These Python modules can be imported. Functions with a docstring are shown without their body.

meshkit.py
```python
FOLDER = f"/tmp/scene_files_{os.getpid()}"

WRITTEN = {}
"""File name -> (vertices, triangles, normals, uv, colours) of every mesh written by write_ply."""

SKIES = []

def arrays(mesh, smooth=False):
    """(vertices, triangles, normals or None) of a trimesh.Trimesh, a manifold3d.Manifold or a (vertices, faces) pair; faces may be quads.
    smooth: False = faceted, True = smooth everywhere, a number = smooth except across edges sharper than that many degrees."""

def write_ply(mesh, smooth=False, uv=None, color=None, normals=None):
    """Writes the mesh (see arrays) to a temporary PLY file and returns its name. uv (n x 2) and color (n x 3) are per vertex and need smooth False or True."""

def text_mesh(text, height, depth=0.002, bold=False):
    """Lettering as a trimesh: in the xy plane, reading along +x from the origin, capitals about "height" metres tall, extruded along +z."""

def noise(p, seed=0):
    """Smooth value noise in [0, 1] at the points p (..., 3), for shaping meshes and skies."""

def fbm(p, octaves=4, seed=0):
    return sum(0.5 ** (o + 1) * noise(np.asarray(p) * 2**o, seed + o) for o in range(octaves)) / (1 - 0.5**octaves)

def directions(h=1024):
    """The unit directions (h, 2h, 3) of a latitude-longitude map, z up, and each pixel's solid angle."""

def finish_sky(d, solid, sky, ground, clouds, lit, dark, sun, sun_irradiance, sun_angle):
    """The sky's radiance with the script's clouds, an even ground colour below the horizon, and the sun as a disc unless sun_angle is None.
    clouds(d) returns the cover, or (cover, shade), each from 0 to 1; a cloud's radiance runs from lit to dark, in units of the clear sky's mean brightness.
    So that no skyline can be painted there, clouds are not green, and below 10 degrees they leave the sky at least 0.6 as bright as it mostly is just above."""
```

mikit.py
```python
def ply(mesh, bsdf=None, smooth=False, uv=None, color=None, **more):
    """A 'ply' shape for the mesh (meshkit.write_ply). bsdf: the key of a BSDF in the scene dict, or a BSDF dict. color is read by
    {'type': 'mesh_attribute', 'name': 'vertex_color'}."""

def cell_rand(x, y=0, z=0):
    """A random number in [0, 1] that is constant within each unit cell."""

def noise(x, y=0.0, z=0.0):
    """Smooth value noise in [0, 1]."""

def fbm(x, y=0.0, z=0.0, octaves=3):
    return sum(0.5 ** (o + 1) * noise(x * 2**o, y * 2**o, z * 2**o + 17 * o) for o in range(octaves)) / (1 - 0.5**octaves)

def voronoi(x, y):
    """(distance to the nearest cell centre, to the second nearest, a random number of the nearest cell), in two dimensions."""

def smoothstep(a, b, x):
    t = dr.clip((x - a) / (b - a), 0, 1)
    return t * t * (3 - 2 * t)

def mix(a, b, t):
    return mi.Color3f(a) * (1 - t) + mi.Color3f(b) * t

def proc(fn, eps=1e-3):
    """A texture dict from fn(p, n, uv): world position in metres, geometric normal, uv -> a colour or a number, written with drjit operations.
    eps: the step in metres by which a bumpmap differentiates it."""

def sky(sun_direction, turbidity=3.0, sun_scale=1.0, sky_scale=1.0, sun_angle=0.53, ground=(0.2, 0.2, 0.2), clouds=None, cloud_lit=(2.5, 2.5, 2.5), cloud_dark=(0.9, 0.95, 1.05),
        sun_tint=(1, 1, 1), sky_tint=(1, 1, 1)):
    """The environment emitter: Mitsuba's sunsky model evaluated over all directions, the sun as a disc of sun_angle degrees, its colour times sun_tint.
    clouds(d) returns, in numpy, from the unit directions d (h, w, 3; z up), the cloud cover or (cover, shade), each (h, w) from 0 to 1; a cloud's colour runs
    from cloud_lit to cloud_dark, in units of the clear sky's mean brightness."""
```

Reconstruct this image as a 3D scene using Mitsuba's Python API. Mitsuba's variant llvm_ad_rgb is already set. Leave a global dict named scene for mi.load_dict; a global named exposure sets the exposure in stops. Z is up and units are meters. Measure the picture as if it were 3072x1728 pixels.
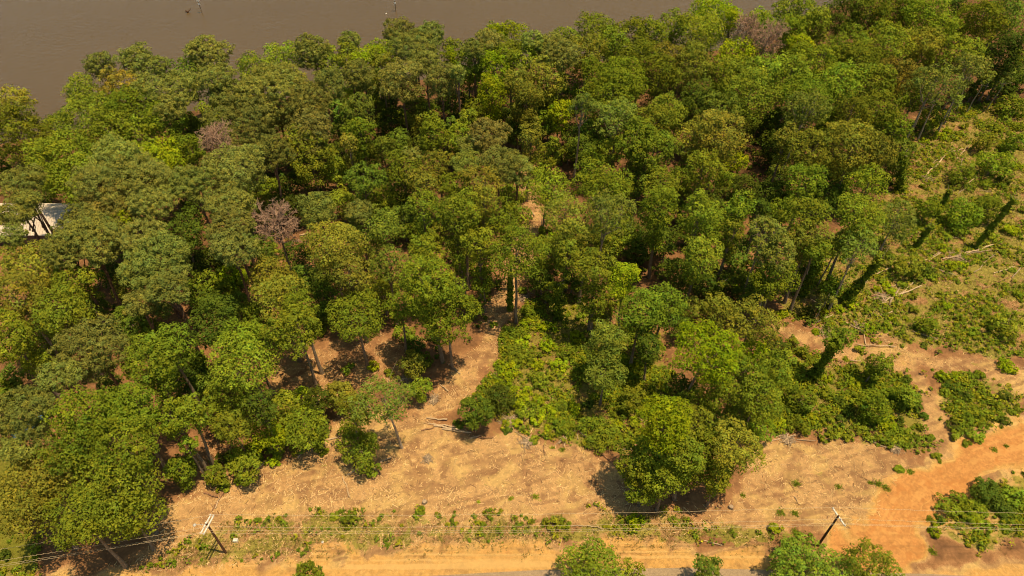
import math, random
import numpy as np, trimesh, shapely
from scipy.spatial import cKDTree
import drjit as dr, mitsuba as mi
import mikit, meshkit
from mikit import noise, fbm, smoothstep, mix, cell_rand

T = mi.ScalarTransform4f
scene, labels = {}, {}

# ---------------------------------------------------------------- camera, sky, exposure
scene['camera'] = dict(type='perspective', fov=72.34, fov_axis='x', near_clip=1.0, far_clip=9000.0,
                       to_world=T().look_at(origin=[0, 0, 100], target=[0, 100, 0], up=[0, 0, 1]))
scene['daylight'] = mikit.sky([0.235, -0.05, 1.0], turbidity=4, sun_angle=0.6, sun_tint=(1.0, 0.86, 0.62), sky_scale=1.02, sky_tint=(1.0, 0.86, 0.62), ground=(0.14, 0.12, 0.06))
exposure = 1.9

# ---------------------------------------------------------------- measured layout, in metres
# trees: kind, x, y, height, crown centre height, crown radius, crown half depth
# vines: base x, y, top x, y, z, column radius, tuft radius; trunks: base x, y, top x, y, z, diameter
# logs: x, y, x, y, diameter; shrubs: kind, x, y, radius
TREES = [
    ("O",-115.6,144.5,18.9,16.2,4.86,3.08), ("B",-112.4,138.5,19.6,11.5,6.6,9.06), ("B",-101.2,148.6,19.7,15.9,4.29,4.3), ("P",-98.0,155.5,22.1,19.3,3.75,3.18),
    ("P",-92.4,161.5,21.3,17.1,4.68,4.71), ("P",-81.0,150.4,24.1,22.0,2.27,2.4), ("P",-74.9,162.5,22.9,18.5,5.71,4.86), ("P",-66.6,146.0,24.2,21.3,4.78,3.21),
    ("O",-91.9,150.1,19.6,16.1,6.31,4.0), ("P",-79.4,147.7,21.3,17.1,7.52,4.77), ("G",-80.4,160.1,18.1,15.4,4.86,3.08), ("B",-86.8,142.5,20.0,16.0,7.07,4.48),
    ("B",-95.0,139.2,18.7,14.9,6.84,4.34), ("B",-87.1,132.0,19.3,16.0,5.82,3.69), ("B",-76.4,134.9,20.5,16.5,4.65,4.45), ("P",-73.6,134.7,22.9,20.3,3.65,2.96),
    ("B",-80.7,130.5,18.9,15.6,3.96,3.72), ("P",-64.6,143.9,21.3,17.9,5.45,3.86), ("P",-54.0,144.0,23.8,17.8,10.59,6.71), ("P",-45.7,139.5,22.7,17.0,6.0,6.34),
    ("P",-58.8,133.7,21.3,16.6,8.31,5.27), ("P",-48.6,120.2,22.3,18.8,4.57,3.92), ("P",-54.1,114.4,23.2,18.4,6.4,5.37), ("B",-61.3,156.8,20.5,17.6,5.09,3.23),
    ("B",-57.8,166.4,18.6,15.8,4.98,3.16), ("P",-49.0,161.8,23.9,19.9,5.15,4.52), ("B",-46.5,162.6,20.4,16.7,5.23,4.08), ("P",-41.7,146.4,23.5,19.5,3.86,4.52),
    ("P",-42.7,128.7,22.6,18.1,4.78,5.05), ("B",-43.8,127.0,19.4,13.6,5.75,6.54), ("G",-39.6,141.8,17.3,15.0,2.9,2.59), ("X",-60.5,122.5,21,18.5,3.04,2.76),
    ("B",-68.8,125.8,18.2,15.4,3.88,3.14), ("Y",-72.9,120.8,19.6,16.4,5.51,3.49), ("P",-77.8,114.9,23.7,19.9,6.64,4.21), ("B",-94.3,121.4,20.3,16.3,6.98,4.43),
    ("B",-89.6,117.5,18.6,14.9,6.61,4.19), ("P",-93.2,108.3,22.7,20.3,4.27,2.71), ("P",-74.4,110.1,24.3,18.6,10.05,6.37), ("P",-60.6,107.2,23.2,20.5,4.77,3.02),
    ("B",-67.7,141.9,18.1,14.6,4.19,3.96), ("P",-40.6,166.8,22.8,19.8,3.15,3.33), ("P",-29.3,176.3,21.4,17.8,4.77,4.08), ("P",-20.2,169.5,23.9,20.7,3.88,3.64),
    ("P",-23.9,164.8,23.1,19.8,5.91,3.75), ("B",-32.5,169.3,18.6,16.1,4.31,2.73), ("Y",-34.5,164.4,20.1,18.2,2.45,2.11), ("Y",-37.0,161.1,19.9,18.2,3.1,1.97),
    ("B",-40.5,163.7,20.4,17.5,3.49,3.22), ("O",-32.3,160.8,19.5,16.6,4.51,3.3), ("P",-36.3,152.3,22.5,18.3,3.98,4.66), ("P",-26.2,151.7,22.5,17.9,5.47,5.09),
    ("P",-21.0,158.0,22.3,19.1,4.75,3.6), ("P",-16.4,149.9,22.3,18.3,4.27,4.51), ("P",-12.3,147.2,24.0,21.7,1.92,2.64), ("B",-14.7,168.5,19.5,17.3,2.85,2.54),
    ("Y",-15.6,161.7,20.4,18.2,2.76,2.45), ("P",-9.2,160.0,23.6,21.4,2.71,2.41), ("P",-6.0,169.5,22.2,18.5,3.92,4.14), ("Y",-4.8,177.7,18.7,15.7,4.09,3.33),
    ("Y",1.1,177.3,19.3,15.9,4.08,3.83), ("B",-10.5,162.1,20.7,15.2,4.56,6.19), ("Y",-4.3,163.5,19.0,14.5,5.3,5.12), ("Y",-5.0,150.0,19.7,15.4,3.66,4.77),
    ("B",-0.3,167.0,19.7,16.9,3.9,3.16), ("P",5.3,165.1,23.5,21.0,3.12,2.84), ("P",9.1,168.0,21.5,17.2,4.63,4.89), ("P",11.9,159.7,23.7,20.3,5.43,3.87),
    ("B",14.2,174.5,19.2,16.5,3.29,3.0), ("B",21.5,178.8,20.6,16.3,5.96,4.82), ("B",26.7,172.5,19.6,17.1,3.62,2.86), ("B",3.0,163.9,19.6,16.7,3.51,3.23),
    ("O",18.6,167.8,19.6,15.9,5.36,4.2), ("B",31.5,178.2,19.0,14.7,5.98,4.82), ("B",36.8,179.8,20.0,16.2,4.49,4.26), ("B",43.4,183.9,19.2,16.1,4.18,3.42),
    ("B",33.2,166.0,18.9,15.7,5.68,3.6), ("O",40.1,167.0,18.6,15.9,4.27,3.03), ("O",8.8,156.9,19.9,15.1,5.15,5.44), ("B",19.7,157.1,19.3,16.1,3.42,3.61),
    ("B",26.7,155.8,19.9,16.1,6.8,4.31), ("B",23.9,149.4,19.2,15.1,7.31,4.64), ("B",36.4,158.8,19.0,14.1,5.21,5.5), ("B",34.7,139.9,20.7,16.8,4.12,4.35),
    ("O",1.3,152.5,19.3,15.8,3.69,3.9), ("O",3.5,148.3,18.6,13.2,4.34,5.96), ("O",4.0,128.2,20.0,16.8,3.0,3.61), ("Y",12.0,150.5,13.2,9.4,3.08,4.23),
    ("S",15.5,136.2,22.8,19.0,3.08,4.23), ("S",22.2,133.4,21.6,18.4,5.19,3.59), ("B",30.5,135.0,20.4,16.4,4.65,4.46), ("B",26.1,129.2,20.1,15.8,4.54,4.8),
    ("B",30.3,127.1,18.8,14.1,5.44,5.28), ("P",-5.0,129.0,20.4,17.6,4.8,3.14), ("P",-8.5,129.0,16.8,14.9,3.34,2.12), ("B",-17.7,136.9,16.8,12.5,3.5,4.81),
    ("B",-10.2,143.9,14.4,12.4,2.63,2.29), ("B",-12.0,140.2,13.2,9.7,3.27,3.94), ("G",-36.6,143.2,16.9,13.1,4.9,4.2), ("G",-29.8,136.0,12.0,8.5,3.23,3.9),
    ("O",-35.3,128.6,18.1,15.5,2.12,2.91), ("B",-33.3,133.5,18.2,14.7,3.72,3.94), ("B",-22.5,121.5,16.8,13.3,4.13,3.89), ("G",-30.4,117.5,16.8,14.2,4.62,2.93),
    ("P",-20.8,123.7,16.8,15.5,2.36,1.5), ("O",-15.0,120.7,18.0,15.6,3.49,2.72), ("P",-9.1,118.3,19.2,17.3,3.42,2.17), ("P",-2.4,118.4,20.4,17.8,4.55,2.89),
    ("P",1.4,119.7,18.0,14.6,3.2,3.84), ("O",-6.0,112.6,19.2,16.8,4.17,2.64), ("O",-17.4,113.8,18.0,15.9,3.65,2.34), ("B",-11.4,114.3,16.8,14.9,3.4,2.15),
    ("B",7.3,115.4,16.8,14.1,4.86,3.08), ("B",9.5,137.0,12.0,9.6,1.94,2.66), ("B",18.8,114.7,18.0,14.6,5.96,3.78), ("B",22.4,131.7,14.4,11.7,2.19,3.0),
    ("B",29.4,113.3,18.0,15.9,3.64,2.31), ("G",-27.0,140.7,10.8,8.6,3.29,2.43), ("Y",56.0,191.0,19.6,15.4,7.43,4.71), ("Y",59.3,185.1,19.7,17.8,3.41,2.16),
    ("B",65.6,182.2,20.5,18.4,3.74,2.37), ("B",78.6,190.0,20.7,16.7,6.98,4.42), ("B",69.1,187.1,18.3,15.1,3.86,3.58), ("B",48.4,177.4,20.7,16.9,6.65,4.22),
    ("X",59.9,173.2,21,18.6,3.25,2.72), ("X",64.9,169.0,21,17.4,3.39,4.05), ("Y",58.0,171.5,18.2,14.7,5.1,3.9), ("Y",74.1,172.1,18.6,16.6,3.63,2.3),
    ("O",46.2,164.0,19.3,15.3,5.65,4.5), ("B",75.3,183.5,19.3,14.1,4.2,5.77), ("B",84.3,188.8,18.3,13.5,3.91,5.36), ("D",96.2,200.4,17.1,11.4,6.56,6.41),
    ("B",102.2,197.2,18.9,13.2,6.04,6.39), ("B",111.0,199.9,18.6,12.8,6.11,6.46), ("B",115.7,190.5,20.2,15.0,7.43,5.81), ("O",109.5,177.4,18.2,15.1,5.21,3.47),
    ("B",130.8,191.0,20.3,14.8,6.27,6.12), ("G",145.3,202.7,17.9,10.8,5.8,7.97), ("D",131.0,172.5,19.4,16.8,2.18,2.99), ("B",85.7,171.0,20.1,16.8,5.41,3.74),
    ("B",97.3,173.7,19.3,15.8,6.22,3.94), ("B",86.7,164.6,19.1,15.3,6.37,4.23), ("B",75.8,163.2,19.6,15.7,7.02,4.45), ("B",67.9,158.2,18.8,15.5,5.86,3.71),
    ("B",62.3,158.0,20.0,16.7,4.45,3.75), ("B",54.3,158.3,19.0,15.1,5.52,4.37), ("B",55.2,147.1,20.4,16.4,6.55,4.49), ("G",48.5,145.3,18.0,14.3,5.24,4.08),
    ("D",43.3,147.3,19.0,14.2,4.3,5.46), ("B",68.7,148.6,18.2,14.1,6.65,4.54), ("B",78.5,153.2,19.6,15.7,5.05,4.39), ("B",87.2,155.1,19.4,14.7,5.46,5.29),
    ("B",83.6,142.4,18.5,14.3,4.85,4.66), ("B",77.0,140.5,19.7,16.5,3.81,3.57), ("O",93.9,156.7,20.3,16.3,5.12,4.46), ("S",97.7,148.0,22.8,19.0,5.85,4.31),
    ("B",116.0,172.1,18.5,14.8,5.84,4.16), ("S",110.0,156.2,21.6,18.6,4.04,3.34), ("D",128.1,172.6,18.4,13.0,4.79,6.02), ("S",64.8,136.6,21.6,18.4,5.57,3.53),
    ("O",44.8,129.3,20.7,17.0,5.72,4.14), ("B",39.1,118.5,19.8,15.4,3.75,4.85), ("O",39.9,132.1,18.5,15.6,3.99,3.27), ("O",59.0,129.4,18.4,16.3,2.72,2.41),
    ("O",62.3,124.6,19.5,16.5,5.02,3.35), ("O",72.1,125.9,19.9,16.0,6.85,4.34), ("O",76.4,123.0,20.1,16.9,3.8,3.56), ("B",70.5,112.7,19.1,16.8,4.17,2.64),
    ("B",57.8,112.5,19.2,16.9,4.16,2.64), ("D",49.4,120.5,12.0,10.3,2.98,1.89), ("B",87.3,138.6,15.6,12.9,3.84,3.08), ("B",105.5,135.3,4.5,2.7,2.97,1.99),
    ("B",114.1,138.1,6.0,3.7,3.99,2.53), ("B",123.4,146.9,6.0,3.5,2.42,2.82), ("B",116.3,147.5,4.5,2.7,2.43,2.02), ("B",107.0,157.3,6.0,4.2,3.23,2.05),
    ("B",132.4,165.3,5.0,2.9,3.72,2.35), ("B",100.8,157.5,13.2,11.2,3.49,2.21), ("P",-88.6,98.6,23.9,21.2,3.78,3.07), ("P",-87.0,93.2,21.3,20.0,2.21,1.4),
    ("P",-86.6,99.7,23.9,22.6,2.26,1.45), ("P",-77.7,97.6,21.6,19.1,4.3,2.73), ("P",-75.6,105.2,21.3,17.7,6.38,4.05), ("P",-65.2,100.4,23.4,20.8,4.59,2.91),
    ("Y",-73.1,100.9,18.5,16.7,2.35,2.0), ("P",-72.1,91.0,24.0,20.7,5.8,3.68), ("P",-75.7,89.0,23.7,21.0,4.77,3.02), ("P",-63.8,91.3,23.7,21.4,4.1,2.6),
    ("O",-84.8,90.3,18.3,15.1,5.72,3.63), ("O",-82.4,80.8,20.7,16.3,4.67,4.93), ("B",-79.5,72.6,20.3,15.7,3.78,5.2), ("P",-59.5,86.0,23.5,19.8,6.61,4.19),
    ("P",-54.2,78.7,23.5,21.5,3.57,2.26), ("P",-59.0,76.9,21.3,19.7,2.9,1.84), ("P",-57.5,79.2,17.0,16.0,1.85,1.17), ("B",-75.1,85.2,18.8,15.9,4.09,3.24),
    ("B",-73.4,77.3,19.3,16.7,4.56,2.89), ("D",-48.3,76.0,19.9,16.6,4.52,3.64), ("D",-60.5,98.3,19.4,17.0,4.37,2.77), ("P",-51.9,101.8,22.7,20.0,4.64,2.94),
    ("P",-48.9,94.0,23.8,21.2,4.66,2.95), ("P",-47.1,88.2,23.5,21.1,4.27,2.71), ("X",-41.8,96.2,21,17.2,3.43,4.3), ("O",-41.6,86.9,18.7,15.8,4.13,3.3),
    ("O",-38.6,81.6,19.1,15.4,4.48,4.2), ("B",-33.9,74.1,19.9,17.1,4.9,3.11), ("P",-36.0,102.1,22.0,18.5,3.65,3.85), ("O",-31.0,90.1,23.5,20.3,5.3,3.59),
    ("B",-42.6,72.3,18.5,16.6,3.31,2.1), ("B",-52.1,69.1,20.4,18.5,3.42,2.17), ("B",-53.9,66.0,20.7,17.8,5.05,3.2), ("B",-42.0,69.5,17.0,13.8,5.75,3.64),
    ("P",-62.7,67.7,23.5,19.5,5.89,4.44), ("P",-64.0,61.4,22.7,20.9,3.19,2.02), ("B",-34.8,79.1,19.9,17.1,2.53,3.16), ("O",-27.4,85.5,21.3,17.2,3.34,4.59),
    ("B",-25.7,78.4,17.0,14.3,4.66,3.08), ("P",-27.5,98.3,22.7,21.0,2.77,1.97), ("G",-25.7,98.7,19.9,17.3,4.63,2.94), ("G",-21.8,89.9,18.5,16.5,3.44,2.18),
    ("B",-15.3,93.0,18.5,16.5,3.51,2.22), ("B",-10.5,98.3,23.5,19.8,3.55,4.18), ("B",-16.1,100.6,22.7,20.4,3.83,2.61), ("B",-8.6,100.1,22.7,20.2,3.57,2.84),
    ("O",-5.1,102.8,22.7,19.5,2.6,3.57), ("B",-0.4,98.4,21.3,19.0,3.82,2.54), ("B",0.7,90.6,21.3,18.0,4.9,3.64), ("B",-5.6,93.5,19.9,17.0,3.0,3.17),
    ("O",9.7,99.1,22.7,19.7,4.07,3.37), ("O",13.6,96.5,18.5,15.9,2.05,2.82), ("B",9.8,92.5,18.5,15.4,2.51,3.45), ("S",17.5,98.9,23.5,20.5,4.56,3.4),
    ("B",27.0,102.4,22.7,18.0,4.19,5.3), ("B",14.4,87.7,19.9,17.6,4.1,2.6), ("Y",19.1,86.9,18.5,15.2,2.68,3.68), ("B",14.3,86.0,14.2,10.8,2.73,3.75),
    ("B",-13.6,79.9,24.0,20.8,5.64,3.58), ("B",-10.8,79.5,18.0,14.7,5.85,3.71), ("B",-19.0,83.0,14.2,12.0,2.91,2.5), ("G",-7.3,92.2,5.0,2.9,2.01,2.35),
    ("B",-5.4,92.7,11.4,9.1,2.34,2.48), ("B",-9.6,95.6,12.8,10.9,1.57,2.16), ("B",7.0,95.4,6.0,4.0,1.63,2.24), ("B",21.7,80.6,18.5,13.5,4.03,5.54),
    ("B",25.7,80.6,18.5,15.1,3.52,3.72), ("G",15.9,76.6,14.2,9.6,3.79,5.12), ("D",22.6,76.4,12.8,9.8,2.6,3.31), ("G",15.2,71.1,11.4,9.4,3.44,2.18),
    ("B",34.6,101.3,22.7,19.2,3.36,3.99), ("B",42.3,102.7,21.3,17.8,2.89,3.96), ("D",46.3,103.3,19.9,17.3,2.11,2.9), ("S",45.0,94.8,21.3,18.4,4.0,3.25),
    ("S",47.0,92.0,19.9,15.5,3.76,4.9), ("B",46.9,89.6,15.6,12.5,3.77,3.44), ("B",54.3,100.0,21.3,18.7,4.63,2.94), ("O",53.5,95.5,19.9,17.7,3.78,2.4),
    ("B",54.1,93.3,18.5,16.5,2.51,2.15), ("B",63.2,100.3,21.3,18.5,4.9,3.17), ("S",79.0,112.0,12.0,7.6,3.77,4.97), ("S",62.0,93.9,18.5,16.3,3.78,2.4),
    ("B",61.7,95.8,7.0,4.3,2.17,2.99), ("B",33.8,92.8,18.5,14.4,3.8,4.49), ("O",41.1,80.5,14.2,11.7,4.43,2.81), ("Y",30.4,70.3,18.5,15.5,5.27,3.34),
    ("B",41.8,69.8,14.2,11.8,3.14,2.66), ("B",63.8,76.6,7.0,4.3,2.2,3.02), ("B",40.8,98.8,18.5,15.9,2.08,2.85), ("B",80.6,103.9,4.0,2.4,2.86,1.81),
    ("B",98.2,119.4,5.0,2.9,3.99,2.35), ("B",105.1,121.7,5.0,2.9,3.42,2.35), ("B",91.2,121.0,6.0,3.9,2.77,2.38), ("B",92.9,88.0,4.0,2.3,2.9,1.88),
    ("B",78.4,88.5,3.0,1.8,2.12,1.34), ("P",-66.5,55.8,22.7,20.2,4.42,2.8), ("P",-66.8,52.6,19.9,17.9,3.44,2.18), ("B",-59.2,56.1,21.3,18.5,4.88,3.09),
    ("B",-54.5,58.6,19.9,16.5,4.24,3.79), ("B",-52.6,51.8,19.9,17.0,5.17,3.27), ("B",-59.4,51.9,19.9,17.5,4.19,2.66), ("O",-64.3,50.0,17.0,13.8,5.8,3.68),
    ("B",-54.0,47.4,17.0,13.7,5.88,3.73), ("O",-64.6,45.6,15.0,12.8,3.96,2.51), ("B",-56.6,43.7,16.0,13.3,4.81,3.05), ("B",-52.1,46.2,13.0,10.8,3.84,2.44),
    ("B",-49.5,58.8,17.0,14.5,2.66,2.81), ("B",-48.3,57.1,11.4,9.6,1.47,2.01), ("B",-50.9,56.1,7.0,4.1,2.37,3.26), ("B",-47.0,60.0,17.0,14.5,2.06,2.79),
    ("B",-47.4,64.5,9.0,6.7,1.9,2.61), ("D",-37.6,61.7,15.6,12.8,2.32,3.19), ("B",-42.9,60.4,11.4,9.5,3.21,2.03), ("Y",-38.8,61.7,7.0,5.2,3.11,1.97),
    ("B",-46.0,56.6,3.5,2.0,1.97,1.65), ("B",-41.4,56.9,5.0,3.4,2.83,1.8), ("B",-32.6,62.7,8.0,6.0,3.56,2.26), ("Y",-34.9,69.5,5.0,3.7,2.35,1.49),
    ("D",-32.2,68.7,7.0,5.6,2.55,1.61), ("B",-24.2,62.4,13.0,11.4,2.79,1.77), ("S",-19.0,62.1,16.5,13.9,4.63,2.93), ("B",-24.2,60.0,6.0,4.1,3.32,2.1),
    ("B",-22.0,58.1,2.5,1.4,1.33,1.18), ("Y",21.2,55.5,20.0,17.1,4.52,3.25), ("B",20.7,54.5,13.0,8.9,3.31,4.54), ("B",26.5,55.2,13.0,9.3,3.93,4.16),
    ("B",25.4,57.6,17.0,13.7,3.47,3.67), ("B",23.8,52.9,17.0,13.1,3.17,4.36), ("B",18.4,54.2,11.0,8.1,3.11,3.29), ("B",18.9,52.2,7.0,5.5,2.71,1.72),
    ("B",22.1,51.9,12.0,9.8,3.22,2.44), ("O",31.9,54.7,16.0,12.9,4.02,3.44), ("B",29.8,52.9,11.0,8.0,2.47,3.39), ("B",11.0,40.1,8.0,5.5,4.39,2.78),
    ("B",16.6,40.2,5.0,4.0,1.74,1.1), ("G",26.8,40.8,7.0,5.2,1.92,2.03), ("G",40.6,40.5,6.5,3.8,6.4,3.06), ("B",48.8,40.5,7.0,4.9,3.66,2.32),
    ("B",37.7,64.2,14.2,12.0,3.89,2.46), ("B",49.1,70.8,4.0,2.3,2.63,1.88), ("B",60.2,68.8,6.0,3.5,2.58,2.82), ("B",67.7,71.4,3.5,2.2,2.16,1.44),
    ("D",-2.2,70.8,4.5,2.6,2.86,2.12), ("B",20.6,70.8,4.0,2.3,2.63,1.88), ("g",19.6,149.4,8.5,5.2,3.45,3.29), ("b",32.7,69.7,9.6,6.1,3.71,3.48),
    ("o",-17.1,76.6,6.8,4.2,2.51,2.57), ("y",9.4,110.6,5.7,3.4,1.96,2.27), ("d",61.0,128.0,5.7,3.4,2.21,2.25), ("d",-0.8,156.6,6.9,4.6,3.01,2.32),
    ("d",-49.3,125.8,8.7,5.8,3.24,2.89), ("g",15.0,149.4,6.7,4.1,2.88,2.66), ("b",-27.1,120.6,9.4,5.5,3.08,3.91), ("g",-83.8,82.2,8.6,5.1,3.45,3.45),
    ("g",5.3,97.3,6.7,4.4,2.46,2.34), ("o",-24.7,153.7,7.0,4.4,2.82,2.58), ("d",-36.3,168.6,8.6,5.7,3.25,2.84), ("d",25.4,105.9,6.6,3.9,2.36,2.73),
    ("b",-55.8,78.2,6.8,4.4,2.18,2.35), ("b",73.5,125.3,6.8,4.0,2.21,2.81), ("b",-46.3,86.1,8.8,5.8,3.02,3.05), ("b",48.8,129.8,6.5,4.0,2.62,2.46),
    ("d",-80.0,100.5,5.6,3.4,2.31,2.2), ("g",93.9,142.4,7.6,4.9,3.21,2.73), ("b",44.4,115.9,6.6,4.0,2.61,2.54), ("d",32.4,97.5,9.1,5.6,3.76,3.51),
    ("b",7.3,103.1,9.8,5.8,4.0,4.07), ("d",69.4,124.0,8.7,5.3,3.61,3.33), ("o",38.6,89.0,8.3,4.9,3.65,3.44), ("d",46.9,80.9,6.1,3.8,2.52,2.31),
    ("d",-52.0,121.8,6.8,4.1,2.25,2.7), ("b",-19.9,111.4,7.4,4.9,2.67,2.45), ("d",-15.3,161.6,9.6,5.9,3.81,3.69), ("d",-35.3,91.7,8.1,4.9,3.43,3.13),
    ("g",141.8,179.7,7.3,4.4,2.83,2.88), ("b",18.6,137.1,8.0,5.1,2.81,2.85), ("b",-66.4,85.9,5.7,3.5,2.09,2.13), ("g",42.1,143.0,5.7,3.7,2.5,2.04),
    ("d",31.3,107.3,9.0,6.0,2.97,3.06), ("b",-28.2,158.0,6.1,3.8,2.48,2.32), ("d",42.9,97.0,8.0,4.6,3.18,3.31), ("b",-0.7,123.2,8.6,5.3,3.0,3.31),
    ("b",-57.0,70.3,6.6,3.9,2.26,2.67), ("d",64.5,155.1,5.6,3.6,2.34,2.04), ("y",42.5,80.1,6.9,4.4,2.54,2.51), ("y",-54.7,98.7,8.0,4.8,3.05,3.17),
    ("b",-56.7,94.9,6.5,4.2,2.73,2.38), ("d",76.3,131.6,7.8,4.5,3.11,3.26), ("g",60.6,131.1,7.3,4.5,2.88,2.83), ("d",125.6,172.4,6.1,4.0,2.01,2.12),
    ("b",-37.2,66.5,8.3,5.4,2.92,2.9), ("b",21.5,107.5,6.5,4.3,2.17,2.23), ("o",-53.8,118.0,7.7,4.9,3.16,2.78), ("d",-59.7,100.4,9.8,6.4,3.88,3.43),
    ("g",-52.7,72.2,6.7,3.9,2.21,2.73), ("d",122.6,172.5,5.7,3.6,2.5,2.14), ("d",133.6,172.1,5.9,3.8,2.1,2.13), ("g",-41.0,99.5,6.3,3.7,2.6,2.57),
    ("d",-7.2,113.6,8.0,4.9,2.71,3.13), ("d",56.2,124.3,8.3,5.1,3.29,3.18), ("b",64.1,138.7,7.1,4.8,2.45,2.37), ("b",18.8,92.6,7.3,4.8,2.61,2.53),
    ("b",-83.4,77.7,5.6,3.6,2.45,2.06), ("d",140.6,220.0,9.2,5.9,3.33,3.23), ("b",-21.7,159.5,7.9,5.2,2.77,2.75), ("g",130.7,172.9,6.9,4.5,2.32,2.34),
    ("b",-46.7,68.6,9.5,5.5,3.68,3.96), ("b",37.9,128.1,9.1,5.6,3.36,3.48), ("g",-51.8,92.1,6.2,4.1,2.44,2.09), ("o",33.8,90.5,6.7,4.0,2.51,2.63),
    ("d",33.3,64.9,6.1,4.0,2.61,2.13), ("o",-25.3,163.6,8.1,4.7,3.1,3.34), ("d",12.1,98.0,6.1,4.0,2.58,2.01), ("d",-5.8,66.2,8.0,4.8,2.94,3.28),
    ("b",120.7,190.2,5.6,3.5,2.03,2.12), ("g",-69.2,85.2,9.1,5.8,2.98,3.31), ("b",114.7,188.7,9.3,5.4,3.71,3.87), ("g",44.3,103.2,8.6,5.7,3.39,2.93),
    ("d",59.7,154.5,8.1,4.7,2.69,3.36), ("o",-28.7,70.3,7.1,4.3,2.82,2.81), ("b",-40.0,130.2,9.4,6.2,3.62,3.15), ("d",27.3,107.9,9.9,6.5,3.63,3.4),
    ("b",-59.7,94.3,8.5,5.1,3.63,3.35), ("d",-32.2,163.0,7.2,4.3,2.45,2.91), ("b",8.5,152.0,8.5,5.5,3.02,2.93), ("d",57.4,101.6,8.7,5.7,2.97,3.03),
    ("g",-85.5,74.0,6.7,4.1,2.19,2.6), ("g",-79.0,148.6,9.9,5.7,3.92,4.15), ("b",57.5,118.2,8.2,5.1,2.95,3.08), ("g",-11.1,107.4,6.1,3.7,2.68,2.4),
    ("d",-23.0,145.6,6.2,3.9,2.69,2.37), ("b",-24.7,93.3,9.3,5.5,3.88,3.79), ("b",13.7,142.4,5.9,3.7,2.47,2.15), ("d",31.3,86.1,5.6,3.6,2.31,1.95),
    ("b",-9.0,159.3,9.4,6.1,3.66,3.36), ("y",52.4,137.7,6.2,3.9,2.7,2.33), ("b",40.4,109.4,10.0,6.2,3.44,3.74), ("b",39.8,74.5,8.3,5.3,3.13,2.93),
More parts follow.
